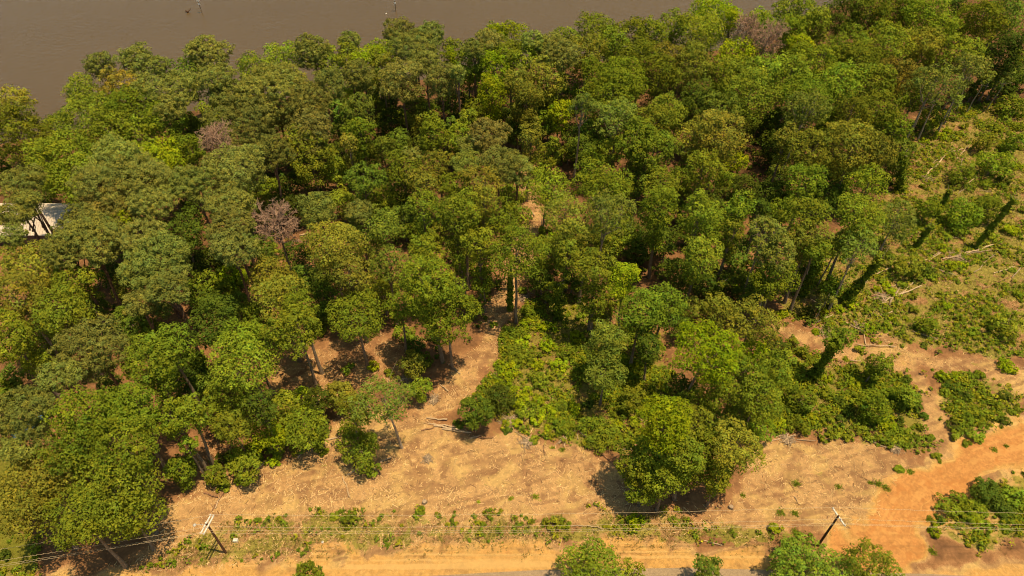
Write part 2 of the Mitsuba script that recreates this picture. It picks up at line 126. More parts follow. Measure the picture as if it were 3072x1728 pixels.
    ("b",18.1,108.4,9.8,6.4,3.41,3.4), ("b",-7.0,101.2,6.9,4.6,2.35,2.27), ("b",47.9,100.9,6.6,3.8,2.18,2.76), ("b",-31.1,122.3,8.9,5.2,3.1,3.65),
    ("g",46.2,94.3,7.4,4.4,3.0,2.97), ("y",147.1,189.7,6.3,4.1,2.05,2.23), ("b",-36.9,120.5,9.2,5.9,3.21,3.33), ("d",45.6,121.3,8.9,5.2,3.62,3.64),
    ("d",-30.9,153.6,9.6,5.7,3.3,3.9), ("d",28.5,71.5,6.8,4.4,2.47,2.33), ("d",-40.3,138.6,9.4,5.9,3.55,3.47), ("d",135.5,174.6,8.5,5.2,2.81,3.26),
    ("b",-54.1,126.1,7.4,4.9,3.02,2.53), ("b",7.7,137.9,8.9,5.7,3.17,3.2), ("d",-47.6,119.0,8.8,5.6,3.74,3.18), ("d",37.8,95.8,7.5,4.4,2.66,3.11),
    ("g",-78.3,90.3,7.7,4.9,3.17,2.76), ("d",-69.5,120.0,7.0,4.5,2.26,2.5), ("b",15.5,169.0,6.8,3.9,2.48,2.82), ("b",103.0,167.4,6.8,4.1,2.36,2.65),
    ("b",36.9,112.9,7.2,4.4,2.9,2.8), ("d",-29.6,105.2,7.0,4.2,2.29,2.81), ("d",-43.5,103.9,7.5,5.0,3.07,2.48), ("d",62.8,141.7,9.4,5.7,3.75,3.65),
    ("g",-35.6,97.8,9.2,5.7,3.05,3.52), ("d",89.4,135.2,6.3,4.2,2.73,2.09), ("b",-34.4,138.2,8.5,5.1,3.09,3.45), ("b",-112.0,150.6,9.2,5.7,3.63,3.59),
    ("b",40.3,150.5,6.6,4.2,2.29,2.48), ("d",-54.9,73.9,7.7,5.1,3.28,2.68), ("b",135.8,206.6,7.3,4.3,3.04,3.0), ("d",1.1,148.6,9.1,5.7,3.57,3.34),
    ("b",-16.0,72.3,5.6,3.4,1.96,2.18), ("o",-74.1,94.5,7.9,5.0,2.81,2.92), ("d",-120.0,136.2,6.2,3.8,2.09,2.32), ("g",-22.7,114.7,8.9,5.4,3.82,3.52),
    ("g",-105.3,126.5,5.8,3.4,2.52,2.33), ("b",-16.3,111.6,7.4,4.8,3.0,2.6), ("g",-43.5,151.3,6.2,3.6,2.12,2.52), ("b",77.2,150.3,8.0,5.0,2.6,3.01),
    ("b",130.0,176.7,6.1,3.6,2.01,2.44), ("g",16.6,140.8,8.9,6.0,3.36,2.95), ("b",40.5,64.9,6.1,3.7,2.37,2.42), ("g",72.0,133.0,7.5,5.0,3.03,2.53),
    ("d",67.0,153.5,9.1,5.3,3.61,3.81), ("g",28.5,127.5,8.7,5.7,3.37,2.97), ("o",80.8,152.1,8.9,5.8,3.71,3.12), ("b",21.9,144.4,6.6,3.9,2.57,2.67),
    ("b",37.1,65.8,7.3,4.3,2.79,3.04), ("g",12.1,108.2,9.6,6.2,4.07,3.31), ("b",-86.8,71.9,6.0,3.9,2.06,2.15), ("g",-15.8,156.0,5.9,3.4,1.9,2.47),
    ("b",77.7,189.4,7.7,4.7,3.13,3.0), ("d",28.6,189.7,7.6,4.5,3.11,3.11), ("b",9.4,159.1,9.4,6.2,3.78,3.21), ("b",-35.3,162.6,6.8,4.5,2.68,2.31),
    ("d",-68.4,72.3,6.0,3.8,2.21,2.23), ("y",-43.4,165.9,8.1,5.3,2.87,2.8), ("b",22.9,109.6,8.5,5.7,3.04,2.83), ("g",-50.3,105.4,7.7,5.1,2.76,2.62),
    ("d",-23.3,123.3,8.8,5.9,3.68,2.93),
]
VINES = [
    (53.83,77.33,55.0,77.33,10.84,0.9,2.6), (65.18,95.72,68.65,95.72,11.75,0.8,1.8), (57.96,97.92,58.4,97.92,12.09,0.8,2.2), (99.09,112.23,101.09,112.23,12.85,0.45,0.9),
    (95.45,122.98,95.48,122.98,6.68,0.4,0.8), (86.44,112.23,86.94,112.23,5.91,0.45,0.8), (62.47,94.64,62.49,94.64,6.23,0.7,0.6), (90.84,131.79,87.7,131.79,10.29,1.0,0.9),
    (-0.34,93.57,-0.39,93.57,9.38,0.5,0.5), (9.02,91.46,8.58,91.46,9.38,0.9,1.4), (6.59,112.23,6.13,112.23,5.91,0.5,0.5), (44.29,109.71,45.62,109.71,12.49,0.9,1.6),
    (37.26,93.57,39.34,93.57,7.29,0.5,0.9), (39.49,65.94,39.48,65.94,7.18,0.35,0.9),
]
TRUNKS = [
    (121.78,166.18,122.5,166.18,8.59,0.28), (120.04,167.87,119.04,167.87,10.68,0.3), (117.26,168.89,118.02,168.89,7.1,0.25), (128.45,168.21,129.41,168.21,7.48,0.25),
    (103.73,153.41,103.57,153.41,9.16,0.4), (103.27,156.49,103.12,156.49,11.77,0.35), (113.78,160.92,113.79,160.92,5.49,0.35), (62.07,100.93,62.65,100.93,9.73,0.3),
    (58.74,91.81,59.23,91.81,3.35,0.2),
]
LOGS = [
    (94.4,109.54,103.32,112.92,0.35), (90.67,108.71,100.44,111.64,0.25), (95.43,109.96,102.21,111.22,0.2), (86.87,108.3,90.64,110.59,0.22),
    (73.02,103.1,78.62,105.67,0.32), (75.59,102.71,79.33,104.67,0.22), (70.57,100.02,72.81,102.51,0.2), (77.19,97.77,82.85,100.59,0.35),
    (72.27,95.22,77.94,98.33,0.3), (78.35,98.7,81.63,101.55,0.25), (76.26,100.21,78.78,101.16,0.22), (71.5,97.4,75.09,98.52,0.2),
    (95.48,104.67,104.01,111.43,0.18), (84.0,100.78,83.96,98.14,0.14), (58.34,90.64,62.27,92.55,0.28), (68.71,91.85,70.45,93.08,0.2),
    (70.25,91.85,74.13,93.25,0.2), (58.51,87.92,60.56,89.61,0.16), (63.93,90.98,66.86,88.09,0.22), (67.15,89.61,66.12,84.96,0.22),
    (64.57,85.13,71.13,84.16,0.22), (76.24,88.26,79.85,86.1,0.22), (94.88,90.29,99.14,94.14,0.16), (102.63,103.1,105.68,105.87,0.25),
    (57.96,82.25,60.52,81.16,0.25), (62.08,81.47,63.62,81.0,0.2), (70.79,123.51,74.21,126.62,0.35), (99.72,138.33,108.75,147.26,0.45),
    (108.75,147.26,113.05,148.71,0.25), (102.3,142.16,110.52,149.01,0.2), (103.29,151.68,104.56,149.89,0.2), (103.75,151.98,107.36,150.19,0.2),
    (99.59,137.26,100.88,136.2,0.18), (100.91,138.87,102.1,139.41,0.18), (-14.6,68.43,-10.97,68.08,0.28), (-14.05,67.28,-9.54,66.75,0.26),
    (-13.13,66.94,-6.82,65.63,0.36), (-11.75,66.36,-7.25,65.37,0.24), (-15.16,65.97,-13.1,66.57,0.26), (-13.39,67.41,-11.1,66.62,0.2),
    (-7.0,64.55,-5.25,64.93,0.22), (-6.13,64.8,-3.04,64.55,0.16), (7.7,63.53,11.43,66.88,0.28), (8.19,64.55,9.61,66.36,0.18),
    (8.55,63.02,9.33,65.32,0.18), (7.02,63.02,8.64,64.8,0.16), (10.06,66.49,11.86,66.75,0.2), (11.35,65.71,14.54,61.78,0.2),
    (14.54,61.78,16.69,59.58,0.2), (0.49,65.97,2.46,64.29,0.18), (4.25,65.58,5.33,64.8,0.14), (10.93,66.1,10.92,64.29,0.14),
    (5.18,63.4,5.33,61.28,0.14), (9.2,71.07,10.32,72.61,0.18), (17.87,62.6,21.34,62.52,0.26), (19.23,63.02,21.91,63.48,0.42),
    (23.33,62.77,24.06,61.78,0.24), (21.26,68.75,22.64,67.28,0.16), (-26.1,57.67,-23.14,60.55,0.36), (-21.36,60.06,-19.54,60.91,0.24),
    (-26.91,57.44,-25.05,53.77,0.16), (-12.88,75.77,-11.12,73.89,0.2), (8.82,49.21,11.42,49.34,0.14), (11.42,49.34,13.77,48.79,0.14),
    (21.22,48.07,21.66,48.59,0.14), (-48.07,54.67,-45.54,53.82,0.3), (-45.89,51.57,-44.96,54.67,0.28), (-45.51,52.0,-45.22,53.77,0.2),
    (-42.23,56.04,-41.2,57.67,0.26), (-41.2,57.67,-39.9,60.06,0.24), (-35.78,60.79,-33.8,62.65,0.2), (-34.7,60.79,-33.77,62.52,0.2),
    (-39.64,69.97,-37.72,68.48,0.26), (-30.41,64.29,-28.75,64.85,0.28), (-46.32,60.06,-46.02,62.77,0.2), (-55.34,43.25,-55.31,43.93,0.14),
    (-5.15,94.5,-4.15,96.3,0.2), (-2.22,88.6,-0.71,90.81,0.22), (2.55,96.3,4.5,95.58,0.2), (4.56,124.22,5.12,122.56,0.3),
    (-16.3,118.42,-14.95,120.01,0.35), (-4.23,77.51,-2.8,77.66,0.28), (-11.76,80.23,-9.23,77.81,0.2), (-11.52,80.23,-8.59,79.47,0.18),
    (-46.33,115.97,-44.42,116.5,0.4), (41.17,64.8,43.37,66.49,0.2), (42.76,64.16,47.23,65.19,0.26), (43.66,65.06,46.12,65.19,0.18),
    (44.75,63.4,46.42,63.91,0.22), (47.23,64.42,50.19,64.03,0.18), (59.18,64.03,61.9,62.52,0.22), (28.44,46.87,30.93,46.12,0.2),
    (44.84,47.55,44.89,46.73,0.14), (43.99,54.22,44.18,53.1,0.16), (87.29,105.95,91.1,103.28,0.25), (87.5,107.91,90.92,110.3,0.27),
    (98.87,137.18,101.44,138.37,0.24), (99.64,104.62,104.7,106.33,0.22), (81.97,116.73,88.75,115.45,0.21), (95.25,100.27,101.88,103.19,0.19),
    (103.44,130.47,106.93,133.25,0.24), (113.02,114.75,116.36,115.62,0.27), (67.86,98.24,69.43,100.36,0.16), (85.17,124.92,91.25,124.75,0.27),
    (87.1,118.83,89.87,116.58,0.18), (80.53,104.69,83.27,107.37,0.19), (117.56,147.16,121.96,152.68,0.18), (99.1,128.61,101.89,130.49,0.22),
    (104.68,135.68,108.36,136.71,0.3), (92.89,93.59,97.35,96.38,0.25), (109.71,144.74,114.93,149.93,0.22), (108.41,139.71,110.9,144.51,0.3),
    (101.99,146.96,104.19,149.93,0.16), (92.87,115.14,98.27,115.3,0.18), (74.24,95.04,78.83,100.9,0.29), (119.71,144.25,122.7,148.31,0.16),
    (80.89,116.53,82.47,117.91,0.18), (105.9,133.19,110.98,137.24,0.29), (109.47,132.15,111.89,131.78,0.15), (92.4,87.89,95.89,89.1,0.2),
]
SHRUBS = [
    ("B",3.64,92.57,1.93), ("B",0.3,87.09,2.0), ("B",0.78,83.27,1.84), ("B",3.68,81.82,1.58), ("B",9.77,82.64,1.83), ("Y",12.22,86.34,1.49),
    ("Y",5.6,89.12,1.26), ("Y",7.59,88.51,1.13), ("Y",4.36,79.72,1.44), ("Y",-0.43,78.4,1.67), ("B",7.15,77.47,1.07), ("B",8.6,77.87,0.83),
    ("B",11.41,77.61,1.42), ("Y",-1.13,76.04,1.65), ("Y",2.83,89.33,1.52), ("Y",-25.06,79.41,1.44), ("B",-22.06,78.11,0.95), ("D",-18.87,86.58,1.0),
    ("D",-17.82,84.07,2.22), ("B",2.17,98.53,0.93), ("B",-3.5,89.71,0.76), ("B",-7.75,71.79,0.92), ("B",-6.23,68.16,1.12), ("D",-0.84,65.91,0.77),
    ("Y",5.79,65.44,0.66), ("B",7.86,67.54,1.34), ("D",8.46,70.41,0.91), ("Y",10.93,70.23,1.36), ("D",13.3,71.42,1.14), ("D",14.6,67.89,1.12),
    ("B",20.23,66.49,1.33), ("B",14.61,63.61,2.41), ("B",8.29,62.43,0.54), ("Y",6.57,62.84,0.43), ("B",3.55,64.33,0.88), ("Y",0.94,67.41,1.01),
    ("Y",-0.85,67.45,0.89), ("Y",4.41,72.16,1.38), ("Y",2.59,73.67,1.16), ("D",-8.65,67.1,1.12), ("B",-14.1,51.39,0.91), ("Y",3.54,54.02,0.57),
    ("Y",-5.18,53.21,0.31), ("Y",-0.16,53.73,0.41), ("Y",18.57,49.72,1.5), ("B",16.32,50.5,0.6), ("B",3.04,49.97,0.6), ("B",0.44,48.37,0.69),
    ("B",6.0,49.12,1.39), ("B",8.01,49.44,1.0), ("Y",15.29,48.17,0.28), ("Y",2.12,48.53,0.49), ("B",-24.69,49.75,1.4), ("B",17.28,69.63,0.45),
    ("B",44.84,56.36,0.73), ("B",51.37,55.83,0.58), ("B",36.07,54.39,0.45), ("B",56.62,56.45,0.46), ("B",57.7,56.13,0.73), ("B",58.69,55.45,0.73),
    ("B",62.0,58.67,0.85), ("B",63.63,58.38,0.63), ("B",48.0,66.51,2.0), ("Y",45.14,67.02,1.34), ("Y",50.57,68.07,1.35), ("B",53.04,68.07,1.35),
    ("D",55.71,67.89,1.12), ("B",51.98,64.55,0.99), ("B",53.65,65.75,1.22), ("B",56.04,64.98,1.21), ("B",58.68,65.85,1.66), ("D",57.52,69.42,1.36),
    ("Y",62.89,67.11,1.79), ("D",65.03,67.81,1.34), ("D",67.1,71.52,1.6), ("D",69.14,70.78,1.37), ("D",70.12,69.05,0.9), ("B",68.34,66.92,0.89),
    ("B",65.74,65.53,1.1), ("B",61.56,63.92,1.31), ("B",63.96,63.92,1.31), ("B",69.52,64.88,0.77), ("B",67.51,64.7,0.55), ("B",65.88,73.57,1.39),
    ("B",55.16,73.48,1.62), ("D",56.53,71.89,1.38), ("B",59.47,72.44,1.38), ("D",74.38,67.1,1.12), ("B",73.7,65.2,1.32), ("B",76.16,65.57,0.99),
    ("D",78.29,72.96,1.5), ("D",77.02,74.72,1.4), ("B",76.78,68.07,1.35), ("B",79.17,68.52,1.58), ("D",82.89,67.63,1.12), ("B",83.17,70.55,1.25),
    ("D",85.63,72.77,1.27), ("B",82.4,73.67,1.16), ("B",75.78,73.76,0.93), ("B",77.43,64.68,1.32), ("B",74.98,63.36,0.76), ("B",68.96,61.08,0.86),
    ("B",81.24,63.08,0.48), ("B",78.89,62.3,0.54), ("B",66.64,52.43,1.83), ("B",68.54,52.93,1.63), ("D",73.53,53.87,2.68), ("B",70.79,51.78,1.83),
    ("D",74.92,51.83,1.62), ("B",77.46,53.91,2.06), ("B",69.02,50.66,1.21), ("B",71.16,51.46,1.42), ("B",71.05,49.26,0.9), ("Y",69.83,50.23,1.2),
    ("B",63.4,50.37,0.7), ("B",61.61,45.22,0.68), ("B",73.96,48.65,0.79), ("B",72.22,49.1,0.7), ("B",41.21,51.44,0.71), ("B",43.19,51.26,0.61),
    ("B",42.55,48.37,0.69), ("Y",39.23,48.78,1.09), ("Y",89.04,79.5,1.63), ("Y",89.78,78.81,1.22), ("Y",76.56,77.36,1.11), ("D",69.85,76.67,1.3),
    ("Y",79.15,77.27,1.01), ("B",83.47,77.42,1.01), ("B",76.08,91.36,0.76), ("B",71.76,89.52,0.97), ("B",70.79,88.91,0.86), ("Y",73.27,91.36,0.76),
    ("Y",68.18,88.79,1.07), ("Y",66.62,94.61,1.22), ("D",56.86,92.57,1.64), ("Y",60.99,93.19,1.21), ("Y",63.98,93.61,1.1), ("Y",51.87,92.01,1.42),
    ("Y",47.1,83.04,0.83), ("D",82.32,101.79,1.03), ("B",78.91,100.64,1.03), ("Y",93.89,106.51,1.06), ("B",97.36,107.88,0.83), ("Y",91.55,111.36,1.2),
    ("D",85.56,104.12,1.63), ("D",83.84,105.07,1.4), ("B",85.77,102.95,1.04), ("Y",91.29,106.46,1.41), ("B",82.78,94.03,0.99), ("Y",108.9,117.05,1.73),
    ("B",104.17,115.47,1.47), ("B",103.91,105.47,0.82), ("B",101.39,98.02,1.01), ("B",92.17,92.77,1.31), ("B",87.23,87.66,1.28), ("B",86.37,91.17,1.09),
    ("Y",85.36,94.68,1.11), ("B",78.44,93.61,1.1), ("B",79.75,97.35,0.9), ("B",64.58,83.56,1.04), ("Y",61.37,81.83,0.72), ("Y",56.13,77.07,1.11),
    ("B",59.18,78.82,0.61), ("B",60.37,78.16,0.71), ("Y",60.98,76.14,1.2), ("Y",57.73,88.24,0.85), ("B",52.16,84.93,1.47), ("B",50.62,83.56,1.04),
    ("B",53.32,83.01,1.46), ("B",54.39,81.56,1.24), ("B",43.54,101.94,1.38), ("B",39.43,97.66,1.57), ("B",46.17,97.07,1.34), ("Y",45.08,99.06,1.13),
    ("B",74.97,101.48,0.92), ("Y",73.27,99.13,1.02), ("Y",75.91,98.39,1.01), ("Y",75.75,100.72,0.91), ("B",102.68,124.12,1.53), ("B",97.52,118.58,1.49),
    ("Y",103.28,120.14,1.25), ("B",109.98,127.48,1.55), ("B",102.27,127.7,1.29), ("B",94.37,115.22,1.22), ("B",115.12,124.33,1.28), ("Y",112.74,157.02,1.32),
    ("B",115.04,155.93,1.16), ("B",106.18,159.71,1.78), ("B",117.65,158.58,1.03), ("Y",111.03,160.97,1.19), ("Y",109.65,154.12,1.74), ("Y",104.88,152.13,1.29),
    ("B",122.23,160.33,1.18), ("B",104.15,133.44,1.6), ("B",107.33,132.92,1.59), ("B",111.86,133.95,1.6), ("D",116.37,135.51,1.61), ("Y",122.76,141.11,1.37),
    ("B",131.15,158.45,1.77), ("B",124.99,157.82,1.76), ("B",130.23,161.95,1.49), ("B",97.12,133.38,1.06), ("B",127.43,149.62,1.42), ("B",-27.65,147.6,1.99),
    ("B",-24.06,147.87,1.66), ("Y",6.13,139.18,1.28), ("B",11.58,146.41,1.32), ("B",4.94,143.58,1.3), ("B",14.9,146.98,1.32), ("B",-44.83,55.35,1.04),
    ("B",-47.78,59.59,0.96), ("Y",-41.35,60.45,1.29), ("Y",-38.24,59.97,1.28), ("D",-46.7,60.45,1.29), ("B",-30.8,62.07,0.86), ("B",-28.84,41.58,2.08),
    ("D",-74.02,44.5,1.16), ("B",-27.04,50.77,0.8), ("Y",-42.05,56.66,1.26), ("B",-39.95,72.63,0.92), ("B",-31.83,63.17,1.31), ("B",-43.91,60.15,2.36),
    ("B",-38.49,62.36,2.17), ("Y",-42.29,61.94,1.95), ("B",-35.07,63.44,1.97), ("D",-31.91,66.07,1.78), ("Y",-37.17,65.99,2.0), ("B",-27.14,66.07,1.78),
    ("B",-23.74,63.84,1.53), ("B",1.49,80.92,2.18), ("Y",6.67,84.23,1.85), ("B",4.96,75.94,1.88), ("B",2.53,70.01,1.93), ("Y",6.14,69.56,1.7),
    ("B",9.1,66.03,1.89), ("B",12.45,66.73,2.12), ("Y",0.96,71.57,2.18), ("B",15.68,65.69,2.11), ("B",18.27,69.02,1.69), ("Y",4.3,68.07,1.35),
    ("Y",8.43,79.91,1.68), ("Y",2.27,84.98,1.61), ("B",-20.35,87.03,2.13), ("B",-16.07,80.78,1.81), ("D",-14.65,87.15,1.88), ("B",-37.24,88.67,2.27),
    ("B",-29.3,78.91,1.19), ("Y",-2.15,80.02,0.99), ("B",27.53,84.5,0.84), ("Y",17.47,80.5,1.13), ("Y",13.25,79.45,0.83), ("Y",10.11,71.92,0.65),
    ("Y",0.47,74.42,0.9), ("Y",26.0,87.25,0.82), ("B",9.84,87.02,0.64), ("B",14.48,73.07,0.81), ("B",23.58,78.82,0.68), ("B",14.86,94.5,0.62),
    ("Y",11.05,92.93,0.74), ("Y",27.26,74.24,0.88), ("B",20.22,63.26,0.64), ("Y",20.05,81.72,1.03), ("Y",-5.52,74.92,0.71), ("B",24.71,85.03,0.7),
    ("B",16.26,73.66,1.02), ("Y",5.94,66.57,0.8), ("B",18.55,64.24,1.12), ("Y",17.94,67.05,0.9), ("B",22.23,88.03,1.12), ("B",20.73,71.55,1.11),
    ("B",18.19,88.98,0.96), ("B",21.54,78.15,0.97), ("B",13.29,91.53,1.06), ("Y",22.27,79.91,1.17), ("B",24.9,75.35,0.66), ("B",45.98,73.06,1.3),
    ("B",48.16,77.51,1.08), ("D",64.76,71.4,0.98), ("D",46.72,69.77,1.06), ("D",48.52,70.29,1.22), ("D",54.08,78.21,0.96), ("B",61.7,79.6,1.34),
    ("B",51.65,77.01,1.05), ("B",75.62,70.64,0.68), ("D",81.49,68.08,0.68), ("B",87.15,70.48,0.86), ("B",85.66,69.79,0.78), ("D",80.17,75.57,0.61),
    ("B",75.97,47.99,0.65), ("D",64.9,50.22,0.84), ("D",77.32,51.23,0.75), ("B",82.8,55.79,1.26), ("Y",63.05,48.33,1.11), ("B",114.13,118.29,0.88),
    ("D",76.81,84.7,0.85), ("B",71.17,109.39,1.05), ("B",124.1,137.02,0.81), ("D",116.3,162.39,1.17), ("B",115.27,133.66,1.11),
]
BRUSH = [
    (-18.85,76.8,1.77), (2.42,96.89,1.58), (59.59,88.29,1.76), (94.07,108.96,2.51), (73.5,97.26,2.11), (-13.55,72.5,1.27),
    (-0.4,67.71,1.79), (2.45,63.68,1.31), (45.66,64.45,1.54), (99.33,136.79,1.58), (-13.7,60.7,0.97), (62.77,62.68,1.3),
    (66.41,89.82,1.52), (-39.14,68.92,1.13),
]
ZONES = {
    'chips': [[-56.2,41.7],[-55.6,44.6],[-54.2,52.0],[-53.1,54.0],[-46.7,55.4],[-41.0,57.5],[-35.6,61.8],[-29.0,68.8],[-15.5,69.6],[-5.9,66.0],[0.8,65.6],[12.5,62.6],[17.4,59.6],[22.6,51.4],[33.1,52.0],[40.5,64.8],[53.9,65.2],[61.5,62.6],[67.4,61.1],[60.7,55.4],[57.0,50.7],[48.2,47.9],[12.4,46.2],[-22.6,44.8],[-44.8,41.7]],
    'litter_bright': [[-44.4,81.9],[-34.2,85.7],[-21.8,88.7],[-16.9,84.7],[-20.4,76.4],[-31.7,72.1],[-40.0,69.6],[-45.7,70.4]],
    'corridor': [[-52.7,54.7],[-53.0,63.3],[-48.2,64.8],[-46.0,61.8],[-47.9,55.4]],
    'verge': [[-54.5,41.7],[-50.4,44.6],[-41.5,50.1],[-23.6,51.4],[0.7,50.7],[19.0,51.4],[36.6,48.8],[46.9,47.6],[35.9,46.0],[6.6,46.4],[-22.6,45.0],[-39.6,43.4],[-49.7,42.5]],
    'verge2': [[-44.1,50.7],[-36.4,54.0],[-32.0,50.7],[-38.6,48.2]],
    'lawn': [[-96.0,41.7],[-110.7,63.3],[-80.2,62.6],[-76.0,55.4],[-73.4,48.8],[-69.2,46.4],[-68.2,41.7]],
    'regrowth': [[-4.4,88.7],[0.2,93.9],[10.5,98.3],[20.7,89.7],[29.4,86.7],[28.6,72.9],[23.3,64.8],[17.7,61.8],[9.9,62.6],[-0.5,65.6],[-4.6,68.8],[-6.8,72.1],[-4.2,79.1]],
    'right': [[51.7,91.8],[64.3,110.1],[81.0,126.3],[96.3,141.8],[107.1,163.5],[122.5,169.6],[143.1,171.7],[119.1,110.1],[103.1,81.9],[85.3,82.8],[71.7,85.7],[61.5,88.7]],
    'bank': [[42.0,65.6],[43.6,77.3],[49.6,83.8],[56.7,82.8],[69.5,81.9],[71.7,76.4],[70.3,66.4],[67.7,61.8],[61.5,62.6],[54.0,65.6]],
    'bank2': [[75.3,78.2],[82.8,79.1],[90.8,76.4],[86.9,68.0],[79.3,65.6],[72.6,62.6],[74.3,68.0]],
    'bank3': [[65.4,54.7],[72.5,56.8],[85.4,59.6],[80.8,48.8],[70.3,44.6],[62.6,48.2],[61.9,50.7]],
    'roadside': [[-118.8,41.7],[-56.2,41.7],[-49.6,42.4],[-28.4,45.0],[-5.2,46.2],[12.5,46.5],[30.0,46.0],[46.2,45.3],[55.3,43.1],[82.0,44.6],[122.6,44.6],[105.3,24.2],[-104.1,24.2]],
}
LINES = {
    'path': ([[3.1,140.2],[5.1,123.4],[2.7,110.1],[0.2,100.5],[-2.6,92.8],[-4.0,85.7],[-7.7,77.3],[-12.2,71.3],[-16.6,66.4]], 5.0),
    'clay': ([[111.4,72.1],[84.7,63.7],[74.8,60.3],[66.1,56.4],[59.4,51.4],[56.1,47.6],[54.7,44.6],[51.9,41.7]], 7.0),
    'apron': ([[48.9,46.4],[55.1,45.7],[59.3,46.0]], 4.5),
    'spur': ([[69.5,85.7],[72.4,80.0],[72.4,72.9],[72.0,65.6],[73.2,61.1]], 4.0),
    'track': ([[50.3,89.2],[56.5,87.2],[61.2,83.3],[71.2,82.3],[80.6,80.5],[91.5,76.4]], 4.5),
}

# ---------------------------------------------------------------- materials
def mat(name, d):
    scene[name] = d
    return name

def principled(col, rough=0.8, spec=0.3, **k):
    c = mikit.proc(col) if callable(col) else {'type': 'rgb', 'value': list(col)}
    return {'type': 'twosided', 'bsdf': {'type': 'principled', 'base_color': c, 'roughness': rough, 'specular': spec, **k}}

VC = {'type': 'mesh_attribute', 'name': 'vertex_color'}
mat('leaf', {'type': 'principledthin', 'base_color': VC, 'roughness': 0.55, 'eta': 1.35, 'diff_trans': 0.45})
mat('dry', {'type': 'twosided', 'bsdf': {'type': 'diffuse', 'reflectance': VC}})

def bark(c1, c2):
    return lambda p, n, uv: mix(c1, c2, fbm(p.x * 4, p.y * 4, p.z * 1.2))
mat('pine_bark', principled(bark((0.10, 0.062, 0.045), (0.24, 0.155, 0.11)), 0.95))
mat('pale_bark', principled(bark((0.20, 0.165, 0.125), (0.42, 0.36, 0.28)), 0.9))
mat('grey_bark', principled(bark((0.12, 0.095, 0.07), (0.27, 0.22, 0.165)), 0.9))
mat('dry_wood', principled(bark((0.36, 0.27, 0.17), (0.66, 0.53, 0.36)), 0.9))
mat('grey_wood', principled(bark((0.24, 0.185, 0.13), (0.48, 0.39, 0.28)), 0.9))
mat('dead_twig', principled(bark((0.26, 0.17, 0.125), (0.44, 0.31, 0.23)), 0.95))
mat('red_wood', principled(bark((0.19, 0.10, 0.06), (0.36, 0.21, 0.12)), 0.9))
mat('pole_wood', principled(bark((0.055, 0.030, 0.018), (0.12, 0.066, 0.038)), 0.9))
mat('white_paint', principled((0.66, 0.66, 0.63), 0.6))
mat('bright_paint', principled((0.82, 0.82, 0.80), 0.5))
mat('grey_metal', principled((0.45, 0.46, 0.45), 0.4))
mat('wire', principled((0.55, 0.47, 0.32), 0.6))
mat('dark_band', principled((0.04, 0.05, 0.04), 0.6))

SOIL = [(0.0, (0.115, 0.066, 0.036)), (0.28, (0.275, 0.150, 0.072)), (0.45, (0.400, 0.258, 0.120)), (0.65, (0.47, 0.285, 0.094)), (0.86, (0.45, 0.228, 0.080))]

def turned(p, s, z):
    """Noise of s cells per metre, turned and warped so that its grid does not show."""
    wx, wy = noise(p.x * s * 0.8, p.y * s * 0.8, z + 40) - 0.5, noise(p.x * s * 0.8 + 9, p.y * s * 0.8, z + 50) - 0.5
    return fbm((0.80 * p.x + 0.60 * p.y) * s + wx, (0.80 * p.y - 0.60 * p.x) * s + wy, z)

